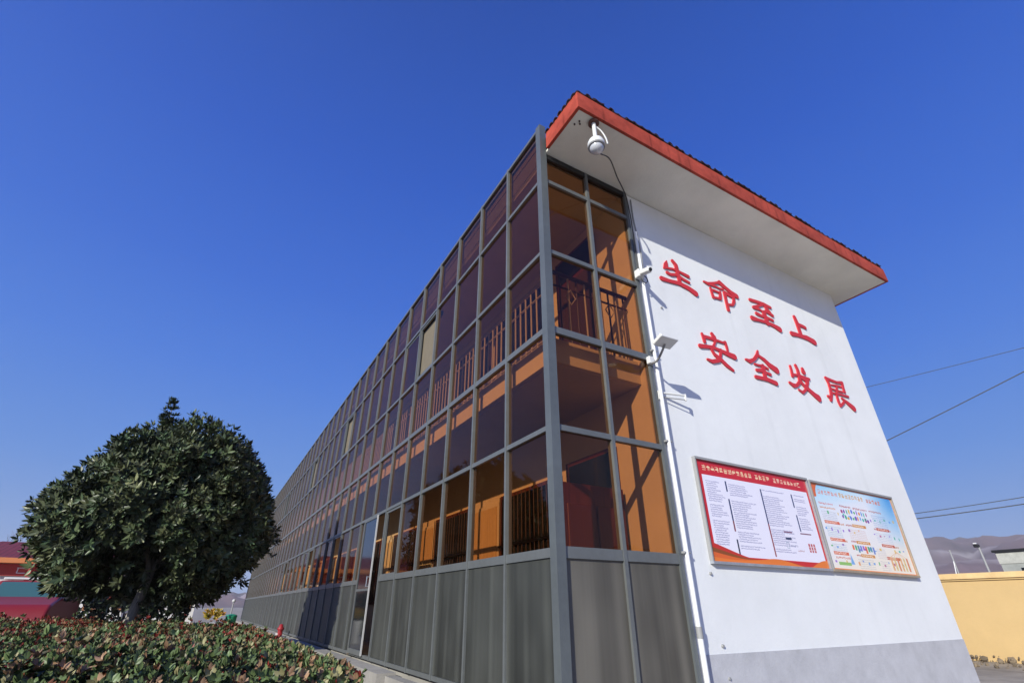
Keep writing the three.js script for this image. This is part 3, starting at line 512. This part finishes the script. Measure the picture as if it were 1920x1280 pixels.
{
  const t = thing('facade_lamp', 'tiny white lamp on an arm far along the glazed facade', 'lamp', [-0.04, 3.72, -25.6]);
  part('arm', rod([0, 0, 0], [-0.5, 0.12, 0], 0.025), M.whiteMetal, t); part('lamp_head', rbox(0.34, 0.14, 0.4, 0.03), M.whiteMetal, t, [-0.62, 0.12, 0]);
}

// ---------------------------------------------------------------- tree
function leafGeo(L, w, bend = 0.2) { // pointed oval leaf along +y, folded along the midrib and drooping at the tip
  const p = [0, 0, 0], rows = [[0.28, 0.78], [0.55, 1], [0.8, 0.62]];
  for (const [t, k] of rows) { const z = -L * bend * t * t; p.push(-w / 2 * k, L * t, z + w * 0.16 * k, 0, L * t, z, w / 2 * k, L * t, z + w * 0.16 * k); }
  p.push(0, L, -L * bend);
  const g = new THREE.BufferGeometry(); g.setAttribute('position', new THREE.Float32BufferAttribute(p, 3));
  g.setIndex([0, 2, 1, 0, 3, 2, 1, 2, 5, 1, 5, 4, 2, 3, 6, 2, 6, 5, 4, 5, 8, 4, 8, 7, 5, 6, 9, 5, 9, 8, 7, 8, 10, 8, 9, 10]); g.computeVertexNormals(); return g;
}
function whorl(n, L, w, spread, rise) {
  const gs = []; for (let i = 0; i < n; i++) { const g = leafGeo(L * rr(0.75, 1.1), w * rr(0.8, 1.15), rr(0.1, 0.35)); g.rotateX(spread + rr(-0.35, 0.35)); g.rotateY((i / n) * 6.283 + rr(-0.3, 0.3)); g.translate(0, rise * (i / n), 0); gs.push(g); }
  return mergeGeometries(gs);
}
function leafMat(c, rough = 0.45) { return new THREE.MeshPhysicalMaterial({ color: c, roughness: rough, side: THREE.DoubleSide, specularIntensity: 0.5 }); }
function scatter(name, geo, mat, parent, items) {
  const m = shade(new THREE.InstancedMesh(geo, mat, items.length)); m.name = name; m.userData.kind = 'stuff';
  const M4 = new THREE.Matrix4(), Q = new THREE.Quaternion(), S = new THREE.Vector3(), up = V(0, 1, 0), spin = new THREE.Quaternion();
  items.forEach((it, i) => { Q.setFromUnitVectors(up, it.dir); spin.setFromAxisAngle(up, it.spin); Q.multiply(spin); S.setScalar(it.s); M4.compose(it.pos, Q, S); m.setMatrixAt(i, M4); m.setColorAt(i, it.col); });
  parent.add(m); return m;
}
{
  const t = thing('round_tree', 'dense dark evergreen tree with a round crown standing in the hedge', 'tree', [-3.87, -0.3, -9.05]);
  const L = (...p) => p.map(([x, y, z]) => V(x, y, z));
  part('trunk', taper(L([0, 0, 0], [0.02, 0.6, 0], [0.09, 1.2, 0.02], [0.14, 1.7, 0.02]), 0.1, 0.078, 10, 14), M.bark, t);
  const limbs = [[[0.13, 1.62, 0], [0.02, 2.0, 0.1], [-0.25, 2.5, 0.25], [-0.8, 3.2, 0.3]], [[0.13, 1.6, 0], [0.25, 2.1, 0], [0.4, 2.7, 0.05], [0.55, 3.9, 0]], [[0.16, 1.75, 0], [0.5, 2.2, -0.2], [1.1, 2.7, -0.4]], [[0.1, 1.7, 0], [0.05, 2.4, -0.3], [-0.2, 3.4, -0.5], [-0.45, 4.6, -0.3]], [[0.02, 2.0, 0.1], [-0.5, 2.2, 0.5], [-1.2, 2.4, 0.8]], [[0.3, 2.3, 0], [0.7, 2.6, 0.6], [1.0, 3.0, 0.9]]];
  for (const l of limbs) part('limb', taper(L(...l), 0.055, 0.015, 7, 12), M.bark, t);
  const c = V(0.09, 2.72, 0), lumps = []; for (let i = 0; i < 70; i++) lumps.push([V(rr(-1, 1), rr(-0.7, 1), rr(-1, 1)).normalize(), rr(0.12, 0.4), rr(-0.34, 0.32)]);
  const radius = (d) => { // unit direction -> crown radius
    const h = Math.hypot(d.x, d.z), up = d.y > 0, b = up ? 2.04 : 1.6, a = 1.9, e = up ? 1.9 : 2.5; let r = Math.pow((h / a) ** e + (Math.abs(d.y) / b) ** e, -1 / e);
    const r0 = r; for (const [q, w, k] of lumps) { const x = d.angleTo(q) / w; if (x < 1.6) r += k * Math.exp(-x * x * 1.6); }
    r = Math.min(r, r0 * 1.13);
    if (d.x < 0 && d.y > 0) r *= 1 + 0.13 * d.x * d.y; if (d.x > 0) r *= d.y < 0.1 ? 1 + 0.03 * d.x : 1; return r;
  };
  const items = [], col = new THREE.Color();
  for (let i = 0; i < 15000; i++) {
    const d = V(rr(-1, 1), rr(-1, 1), rr(-1, 1)); if (d.length() > 1 || d.length() < 0.05) { i--; continue; } d.normalize();
    const clump = n8(d.x * 3.1 + 4, d.y * 3.1 + d.z * 2.3) * 0.55 + n32(d.x * 7.3 + d.z * 5.1, d.y * 8.1) * 0.45; if (clump < 0.33 && rnd() < 0.8) { continue; }
    const f = (rnd() < 0.05 ? rr(1, 1.06) : 1 - Math.pow(rnd(), 1.6) * 0.5) - 0.1 * (clump < 0.4), pos = d.clone().multiplyScalar(radius(d) * f).add(c);
    if (pos.y < 2.05 && pos.z > -0.45 && pos.x > -0.95 + 0.3 * (pos.y - 1) && pos.x < 0.62 - 0.2 * (pos.y - 1) && rnd() < 0.95) continue;
    if (pos.y < 1.35 && pos.x < 0.9 && rnd() < 0.45) continue;
    const dir = d.clone().multiplyScalar(0.9).add(V(rr(-0.6, 0.6), rr(-0.1, 0.9), rr(-0.6, 0.6))).normalize();
    const v = rr(0.45, 1.5) * (0.75 + 0.6 * clump); rnd() < 0.03 ? col.setRGB(0.15 * v, 0.16 * v, 0.08 * v) : col.setRGB(0.072 * v * rr(0.85, 1.25), 0.096 * v, 0.046 * v);
    items.push({ pos, dir, spin: rr(0, 6.28), s: rr(0.55, 1.2), col: col.clone() });
  }
  for (let i = 0; i < 46; i++) { const y = rr(4.55, 5.28), k = 0.05 + (5.35 - y) * 0.2; items.push({ pos: V(-0.48 + rr(-k, k), y, rr(-k, k)), dir: V(rr(-0.5, 0.5), 1, rr(-0.5, 0.5)).normalize(), spin: rr(0, 6), s: rr(0.6, 0.85), col: rgb(0.035, 0.05, 0.022) }); }
  part('limb', taper(L([-0.45, 4.4, -0.1], [-0.47, 4.9, 0], [-0.48, 5.25, 0]), 0.016, 0.006, 6, 6), M.bark, t);
  scatter('crown', whorl(8, 0.145, 0.048, 1.0, 0.06), leafMat(rgb(1, 1, 1), 0.36), t, items);
}

// ---------------------------------------------------------------- hedge
{
  const t = thing('red_tipped_hedge', 'clipped broad hedge of green leaves with red young tips before the tree', 'hedge', [-4.7, -0.3, -3.8]);
  const X0 = -4.2, X1 = 3.05, Z0 = -6.2, Z1 = 3.85;                 // local extents
  const top = (x, z) => 0.75 - 0.05 * THREE.MathUtils.smoothstep(x, 0.5, 3) + 0.2 * (n32(x * 1.9 + 9, z * 1.9 + 3) - 0.5) + 0.14 * (n8(x * 0.55 + 2, z * 0.55) - 0.5);
  const green = [], red = [];
  const put = (pos, dir, edge) => {
    const patch = n8(pos.x * 0.6 + 3, pos.z * 0.6 + 1) * 0.6 + n32(pos.x * 2.2, pos.z * 2.2) * 0.4, back = THREE.MathUtils.smoothstep(-pos.z, -1, 6);
    const isRed = rnd() < (patch > 0.5 ? 0.36 : 0.1) + 0.4 * back;
    const v = rr(0.55, 1.4), age = rnd(), col = new THREE.Color();
    if (isRed) age < 0.6 ? col.setRGB(0.2 * v, 0.028 * v, 0.022 * v) : col.setRGB(0.24 * v, 0.1 * v, 0.05 * v);
    else age < 0.7 ? col.setRGB(0.1 * v, 0.142 * v, 0.055 * v) : age < 0.86 ? col.setRGB(0.24 * v, 0.22 * v, 0.11 * v) : col.setRGB(0.28 * v, 0.17 * v, 0.1 * v);
    (isRed ? red : green).push({ pos, dir, spin: rr(0, 6.28), s: rr(0.65, 1.2), col });
  };
  for (let i = 0; i < 52000; i++) {
    const x = rr(X0, X1), z = Z1 - (Z1 - Z0) * Math.pow(rnd(), 1.15), h = top(x, z), ed = Math.min(1, Math.min(X1 - x, Z1 - z) / 0.3);
    const y = h * (0.55 + 0.45 * Math.sqrt(Math.max(0, ed))) - Math.pow(rnd(), 2) * 0.4 + (rnd() < 0.07 ? rr(0.02, 0.14) : 0);
    put(V(x, y, z), V(rr(-0.7, 0.7), rr(0.5, 1.2), rr(-0.7, 0.7)).normalize());
  }
  for (let i = 0; i < 9000; i++) { const z = rr(Z0, Z1), y = rr(0.05, 0.72); put(V(X1 + rr(-0.16, 0.06) - 0.08 * (y / 0.7) ** 3, y, z), V(rr(0.2, 1), rr(0.1, 0.9), rr(-0.6, 0.6)).normalize()); }
  for (let i = 0; i < 8000; i++) { const x = rr(X0, X1), y = rr(0.05, 0.72); put(V(x, y, Z1 + rr(-0.16, 0.05)), V(rr(-0.6, 0.6), rr(0.1, 0.9), rr(0.2, 1)).normalize()); }
  scatter('green_foliage', whorl(7, 0.05, 0.026, 0.95, 0.035), leafMat(rgb(1, 1, 1), 0.42), t, green);
  scatter('red_foliage', whorl(6, 0.046, 0.021, 0.8, 0.03), leafMat(rgb(1, 1, 1), 0.42), t, red);
  const stems = []; for (let i = 0; i < 420; i++) { const x = rr(X0, X1), z = rr(Z0, Z1); stems.push(taper([V(x, 0, z), V(x + rr(-0.1, 0.1), 0.35, z + rr(-0.1, 0.1)), V(x + rr(-0.18, 0.18), 0.66, z + rr(-0.18, 0.18))], 0.012, 0.005, 5, 4)); }
  const s = part('stems', mergeGeometries(stems), M.bark, t); s.name = 'stem_tangle'; s.userData.kind = 'stuff';
  const soil = new THREE.PlaneGeometry(7.3, 12.1); soil.rotateX(-Math.PI / 2); soil.translate(-5.35, -0.292, -4.0);
  struct('soil_bed', soil, std({ map: tex(128, 1.3, tone([0.05, 0.036, 0.025], 0.5, fbm)), roughness: 1 }), 'dark soil bed under the hedge', 'soil');
}

// ---------------------------------------------------------------- yard end: red-roofed building, car, bin and small things
{
  const t = thing('red_roofed_shed', 'low building with dark red roof, orange eave and red sign band across the yard end', 'building', [-9.5, -0.3, -36]);
  const w = 6.6, red = std({ color: rgb(0.45, 0.035, 0.028), roughness: 0.6 });
  slab('wall', -w, w, 0, 3.3, -6, -0.5, std({ map: M.white.map, color: rgb(0.9, 0.88, 0.85), roughness: 0.9 }), t);
  slab('sign_band', -w, w, 2.62, 3.22, -0.498, -0.3, red, t);
  slab('eave_board', -w - 0.4, w + 0.4, 3.24, 3.5, -0.45, 0.35, std({ color: rgb(0.62, 0.2, 0.06), roughness: 0.6 }), t);
  const p = [-w - 0.4, 3.5, 0.35, w + 0.4, 3.5, 0.35, w - 2, 4.6, -3.2, -w + 2, 4.6, -3.2, -w - 0.4, 3.5, -6.5, w + 0.4, 3.5, -6.5];
  const g = new THREE.BufferGeometry(); g.setAttribute('position', new THREE.Float32BufferAttribute(p, 3)); g.setIndex([0, 1, 2, 0, 2, 3, 1, 5, 2, 5, 4, 3, 5, 3, 2, 4, 0, 3]);
  const g2 = g.toNonIndexed(); g2.computeVertexNormals(); const uv = []; const pp = g2.attributes.position; for (let i = 0; i < pp.count; i++) uv.push(pp.getX(i), pp.getZ(i)); g2.setAttribute('uv', new THREE.Float32BufferAttribute(uv, 2));
  part('roof', g2, std({ map: tex(128, 0.8, (u, v) => { const k = 0.7 + 0.5 * fbm(u, v) - 0.35 * (Math.sin(u * 6.283 * 3) > 0.7); return [0.19 * k, 0.03 * k, 0.03 * k]; }), roughness: 0.6, side: THREE.DoubleSide }), t);
  for (let i = 0; i < 8; i++) { const x = -5.9 + i * 1.6, mt = M.whiteMetal; const g = new THREE.Group(); g.name = 'sign_mark'; t.add(g); slab('stroke', x, x + 0.4, 3.0, 3.04, -0.299, -0.28, mt, g); slab('stroke', x + 0.03, x + 0.07, 2.74, 2.999, -0.299, -0.281, mt, g); slab('stroke', x + 0.071, x + 0.42, 2.74, 2.78, -0.299, -0.28, mt, g); if (i % 2) slab('stroke', x + 0.12, x + 0.34, 2.86, 2.9, -0.299, -0.28, mt, g); }
  for (let i = 0; i < 9; i++) { const x = -5.8 + i * 1.45; const win = new THREE.Group(); win.name = 'window'; t.add(win);
    slab('window_frame', x - 0.55, x + 0.55, 0.9, 2.35, -0.499, -0.44, std({ color: rgb(0.45, 0.2, 0.09), roughness: 0.6 }), win); slab('window_pane', x - 0.46, x + 0.46, 1.0, 2.25, -0.439, -0.42, M.roomGlass, win); }
  for (let i = 0; i < 4; i++) slab('post', -6.2 + i * 4.1, -6.04 + i * 4.1, 0, 3.23, 0.0, 0.16, red, t);
}
{
  const t = thing('red_car', 'red car parked at the yard end, windshield towards the hedge', 'car', [-7.1, -0.3, -17.4]);
  const paint = new THREE.MeshPhysicalMaterial({ color: rgb(0.22, 0.01, 0.013), roughness: 0.5, clearcoat: 0.3, clearcoatRoughness: 0.2 });
  const s = new THREE.Shape(); // side profile, front at +x
  s.moveTo(2.1, 0.32); s.lineTo(2.16, 0.6); s.quadraticCurveTo(2.14, 0.95, 1.9, 1.08); s.lineTo(1.05, 1.26); s.lineTo(0.96, 1.28); s.lineTo(-2.0, 1.3); s.quadraticCurveTo(-2.15, 0.8, -2.1, 0.35);
  const wheel = (x) => { s.lineTo(x - 0.38, 0.34); s.absarc(x, 0.34, 0.38, Math.PI, 0, true); };
  wheel(-1.35); wheel(1.32); s.closePath();
  const g = new THREE.ExtrudeGeometry(s, { depth: 1.6, bevelEnabled: true, bevelSize: 0.07, bevelThickness: 0.07, bevelSegments: 3, curveSegments: 16 }); g.translate(0, 0, -0.8); g.rotateY(-Math.PI / 2);
  part('body', g, paint, t);
  const c = new THREE.Shape(); c.moveTo(1.0, 1.27); c.lineTo(0.42, 1.72); c.lineTo(-1.7, 1.74); c.lineTo(-2.0, 1.28); c.closePath();
  const cg = new THREE.ExtrudeGeometry(c, { depth: 1.36, bevelEnabled: true, bevelSize: 0.05, bevelThickness: 0.12, bevelSegments: 2 }); cg.translate(0, 0, -0.68); cg.rotateY(-Math.PI / 2);
  part('cabin', cg, paint, t);
  const ws = part('windshield', rbox(1.42, 0.72, 0.03, 0.012), std({ color: rgb(0.05, 0.13, 0.14), roughness: 0.08 }), t, [0, 1.5, 0.79]); ws.rotation.x = -0.905;
  part('roof_rail', rbox(1.5, 0.06, 0.5, 0.02), M.whiteMetal, t, [0, 1.82, 0.15]);
  for (const x of [-1, 1]) {
    part('headlight', rbox(0.36, 0.16, 0.12, 0.04), std({ color: rgb(0.7, 0.72, 0.74), roughness: 0.15 }), t, [x * 0.62, 0.86, 2.06]);
    part('mirror', rbox(0.2, 0.15, 0.1, 0.04), M.darkMetal, t, [x * 0.98, 1.3, 0.78]);
    for (const z of [-1.35, 1.32]) { const wh = new THREE.Group(); wh.name = 'wheel'; t.add(wh); const ty = part('tyre', new THREE.TorusGeometry(0.25, 0.085, 10, 24), M.black, wh, [x * 0.72, 0.335, z]); ty.rotation.y = Math.PI / 2; const ri = part('rim', cyl(0.19, 0.19, 0.12, 16), M.grey, wh, [x * 0.72, 0.335, z]); ri.rotation.z = Math.PI / 2; }
  }
  part('grille', rbox(0.8, 0.14, 0.06, 0.02), M.darkMetal, t, [0, 0.84, 2.13]);
  part('number_plate', rbox(0.44, 0.14, 0.02, 0.006), std({ color: rgb(0.45, 0.47, 0.55), roughness: 0.4 }), t, [0.02, 0.62, 2.24]);
  part('bumper', rbox(1.66, 0.22, 0.14, 0.05), paint, t, [0, 0.5, 2.16]);
}
{
  const t = thing('green_bin', 'small bright green bin beside the facade beyond the hedge', 'bin', [-1.72, -0.3, -16.05]);
  part('body', new THREE.LatheGeometry([[0, 0], [0.13, 0], [0.165, 0.8], [0.175, 0.82], [0, 0.82]].map(([a, b]) => new THREE.Vector2(a, b)), 18), std({ color: rgb(0.015, 0.22, 0.1), roughness: 0.4 }), t);
  part('lid', new THREE.SphereGeometry(0.175, 18, 8, 0, 6.283, 0, Math.PI / 2).scale(1, 0.4, 1), std({ color: rgb(0.02, 0.26, 0.13), roughness: 0.4 }), t, [0, 0.821, 0]);
  const p = thing('globe_post', 'short post with a white globe behind the green bin', 'lamp', [-1.7, -0.3, -17.2]);
  part('post', cyl(0.02, 0.025, 1.25, 10), M.grey, p, [0, 0.625, 0]); part('globe', new THREE.SphereGeometry(0.06, 16, 12), M.paleMetal, p, [0, 1.27, 0]);
  const y = thing('yellow_shrub', 'small yellow leaved shrub in a white pot beside the green bin', 'shrub', [-2.25, -0.3, -15.6]);
  part('pot', new THREE.LatheGeometry([[0, 0], [0.16, 0], [0.22, 0.62], [0.25, 0.66], [0.2, 0.66], [0.19, 0.6], [0, 0.6]].map(([a, b]) => new THREE.Vector2(a, b)), 16), M.whiteMetal, y);
  const it = []; for (let i = 0; i < 60; i++) { const d = V(rr(-1, 1), rr(0, 1), rr(-1, 1)).normalize(); it.push({ pos: V(0, 0.78, 0).addScaledVector(d, rr(0.05, 0.28)), dir: d, spin: rr(0, 6), s: rr(0.7, 1.1), col: rgb(0.5 * rr(0.6, 1.1), 0.36 * rr(0.6, 1.1), 0.04) }); }
  scatter('foliage', whorl(6, 0.12, 0.05, 0.8, 0.04), leafMat(rgb(1, 1, 1)), y, it);
  const h = thing('fire_hydrant', 'red fire hydrant with white cap at the foot of the glazed facade', 'hydrant', [-0.3, -0.3, -15.0]); h.scale.setScalar(0.72);
  const rd = std({ color: rgb(0.3, 0.012, 0.018), roughness: 0.5 });
  part('barrel', new THREE.LatheGeometry([[0, 0], [0.15, 0], [0.15, 0.04], [0.1, 0.06], [0.1, 0.62], [0.14, 0.64], [0.14, 0.7], [0.1, 0.74], [0.07, 0.84], [0, 0.86]].map(([a, b]) => new THREE.Vector2(a, b)), 18), rd, h);
  for (const a of [-1, 1]) { const o = part('outlet', cyl(0.05, 0.05, 0.14, 12), rd, h, [0, 0.5, a * 0.13]); o.rotation.x = Math.PI / 2; }
  const o = part('outlet_cap', cyl(0.055, 0.055, 0.08, 12), M.whiteMetal, h, [-0.13, 0.46, 0]); o.rotation.z = Math.PI / 2;
}
{
  // dark shrubs behind the round tree
  for (const [x, z, s, label] of [[-6.6, -21.5, 1.0, 'dark green shrub in front of the red-roofed building, beside the red car'], [-5.2, -22.5, 1.12, 'taller dark green shrub behind the trunk of the round tree'], [-3.9, -21, 0.95, 'dark green shrub in front of the red-roofed building, towards the yellow-leaved shrub']]) {
    const t = thing('dark_shrub', label, 'shrub', [x, -0.3, z], 0, 'dark shrubs before the red-roofed building'), it = [];
    for (let i = 0; i < 900; i++) { const d = V(rr(-1, 1), rr(-0.9, 1), rr(-1, 1)); if (d.length() > 1) continue; const v = rr(0.5, 1.4); d.normalize(); it.push({ pos: V(d.x * 0.85, 0.85 + d.y * 0.8, d.z * 0.7).multiplyScalar(s * rr(0.86, 1.04)), dir: d.clone().add(V(rr(-0.5, 0.5), rr(0, 0.8), rr(-0.5, 0.5))).normalize(), spin: rr(0, 6), s: rr(0.7, 1.2), col: rgb(0.03 * v, 0.045 * v, 0.022 * v) }); }
    scatter('foliage', whorl(7, 0.16, 0.06, 0.9, 0.05), leafMat(rgb(1, 1, 1)), t, it); part('stem', taper([V(0, 0, 0), V(0.03, 0.4, 0), V(0, 0.9, 0)], 0.05, 0.03, 7, 4), M.bark, t);
  }
  // bare winter trees behind the red-roofed building
  const branch = (out, p, d, len, r, n) => {
    const e = p.clone().addScaledVector(d, len), mid = p.clone().lerp(e, 0.5).add(V(rr(-0.06, 0.06) * len, 0, rr(-0.06, 0.06) * len)); out.push(taper([p, mid, e], r, r * 0.6, 5, 3)); if (!n) return;
    const k = n > 2 ? 3 : 2 + (rnd() < 0.5 ? 1 : 0); for (let i = 0; i < k; i++) branch(out, p.clone().lerp(e, rr(0.6, 1)), d.clone().add(V(rr(-0.55, 0.55), rr(-0.1, 0.35), rr(-0.55, 0.55))).normalize(), len * rr(0.55, 0.8), r * 0.55, n - 1);
  };
  const mat = std({ color: rgb(0.2, 0.18, 0.17), roughness: 1 });
  const spots = [[-25.5, -60, 'taller bare winter tree behind the red roof, at the picture edge'], [-22.2, -61, 'thin bare winter tree behind the red roof, second from the picture edge'], [-19.6, -60, 'bare winter tree behind the red roof, beside the round evergreen crown']];
  for (const [x, z, label] of spots) {
    const t = thing('bare_tree', label, 'tree', [x, -0.3, z], 0, 'bare trees behind the red roof');
    part('trunk', taper([V(0, 0, 0), V(0.05, 1.6, 0), V(0, 3, 0)], 0.13, 0.09, 7, 5), mat, t);
    const out = []; for (let i = 0; i < 5; i++) branch(out, V(0, rr(2.3, 3), 0), V(rr(-0.5, 0.5), 1.1, rr(-0.5, 0.5)).normalize(), rr(1.8, 2.6), 0.055, 3);
    part('crown', mergeGeometries(out), mat, t).userData.kind = 'stuff';
  }
}

// ---------------------------------------------------------------- right: yellow wall, rubble, posts, grey block, wires
{
  const t = thing('yellow_wall', 'cream yellow boundary wall with a ledge coping past the white wall', 'wall', [13.4, -0.3, 0]);
  const g = new THREE.PlaneGeometry(1, 1); g.dispose();
  slab('wall_face', 0, 0.24, 0, 1.66, -30, 12, M.yellow, t);
  slab('coping', -0.07, 0.31, 1.7, 1.82, -30, 12, M.coping, t);
  slab('ledge', -0.035, 0.275, 1.6605, 1.6995, -30, 12, M.yellow, t);
  const st = []; const geo = new THREE.IcosahedronGeometry(1, 0), q = geo.attributes.position; for (let i = 0; i < q.count; i++) { const k = 0.75 + 0.5 * n32(q.getX(i) * 3.3 + 5, q.getY(i) * 2.7 + q.getZ(i)); q.setXYZ(i, q.getX(i) * k, q.getY(i) * k * 0.7, q.getZ(i) * k); } geo.computeVertexNormals();
  const m = shade(new THREE.InstancedMesh(geo, std({ color: rgb(1, 1, 1), roughness: 1 }), 1500)); m.name = numbered('rubble'); m.userData = { kind: 'stuff', label: 'loose brown rubble along the foot of the yellow wall', category: 'rubble' };
  const M4 = new THREE.Matrix4(), Q = new THREE.Quaternion(), c = new THREE.Color();
  for (let i = 0; i < 1500; i++) { const s = Math.pow(rnd(), 4) * 0.075 + 0.014, off = Math.pow(rnd(), 1.6) * 1.6; Q.setFromEuler(new THREE.Euler(rr(0, 6), rr(0, 6), rr(0, 6))); M4.compose(V(13.38 - off, -0.3 + s * 0.3 + Math.max(0, 0.12 - off * 0.12) * rnd(), rr(-9, 4)), Q, V(s, s, s)); m.setMatrixAt(i, M4); const k = rr(0.6, 1.25); m.setColorAt(i, c.setRGB(0.2 * k, 0.155 * k, 0.105 * k)); }
  scene.add(m);
}
{
  const a = thing('white_post', 'thin white post rising behind the yellow wall', 'post', [25.42, -0.3, -6.45]);
  part('shaft', cyl(0.03, 0.04, 3.25, 10), M.grey, a, [0, 1.625, 0]); part('cap', new THREE.SphereGeometry(0.045, 10, 6), M.grey, a, [0, 3.25, 0]); part('stay', rod([0, 2.9, 0], [-0.35, 1.5, -0.1], 0.018), M.whiteMetal, a);
  const b = thing('grey_post', 'grey post with dark fitting beside the grey block behind the yellow wall', 'post', [25.75, -0.3, -5.5]);
  part('shaft', cyl(0.04, 0.05, 3.36, 12), M.grey, b, [0, 1.68, 0]); part('head', rbox(0.13, 0.12, 0.2, 0.03), M.darkMetal, b, [-0.03, 3.4, -0.05]); part('lamp_face', rbox(0.1, 0.05, 0.12, 0.02), M.whiteMetal, b, [-0.1, 3.49, -0.05]);
  const s = thing('grey_block', 'low grey flat roofed building behind the yellow wall', 'building', [27.2, -0.3, -0.5]);
  slab('wall', -1.2, 5, 0, 2.66, -4.6, 6, std({ map: tex(128, 2, tone([0.3, 0.31, 0.29], 0.2, fbm)), roughness: 0.9 }), s);
  slab('upper_band', -1.22, 5, 2.67, 3.1, -4.62, 6, std({ map: tex(128, 1.3, tone([0.42, 0.42, 0.38], 0.2, fbm)), roughness: 0.9 }), s);
  slab('roof_edge', -1.3, 5.1, 3.11, 3.2, -4.7, 6.1, M.darkMetal, s);
  for (let i = 0; i < 4; i++) slab('window', -1.24, -1.205, 1.5, 2.5, -4 + i * 2.4, -2.6 + i * 2.4, M.roomGlass, s);
  // power lines
  const lines = [[[20.63, 9.28, -4.99], [21.9, 9.33, -0.37], 'thin upper power line crossing the sky past the eave end', 0.012], [[20.49, 6.83, -5.34], [21.84, 8.455, -0.69], 'thicker sagging power line running steeply up past the white wall', 0.02], [[20.555, 3.97, -5.18], [21.49, 4.17, -2.27], 'upper of the two low power lines above the hills', 0.014], [[20.53, 3.78, -5.24], [21.47, 3.946, -2.35], 'lower of the two low power lines above the hills', 0.018]];
  for (const [a0, b0, label, r] of lines) {
    const A = V(...a0), D = V(...b0).sub(A), pts = []; for (let k = -6; k <= 6; k++) { const q = A.clone().addScaledVector(D, k / 2 + 0.5); q.y += 0.012 * (k * k - 1); pts.push(q); }
    const m = part('power_line', taper(pts, r, r, 5, 60), M.cable, scene); m.userData = { label, category: 'power line', group: 'power lines past the building' };
  }
}
renderer.render(scene, camera);
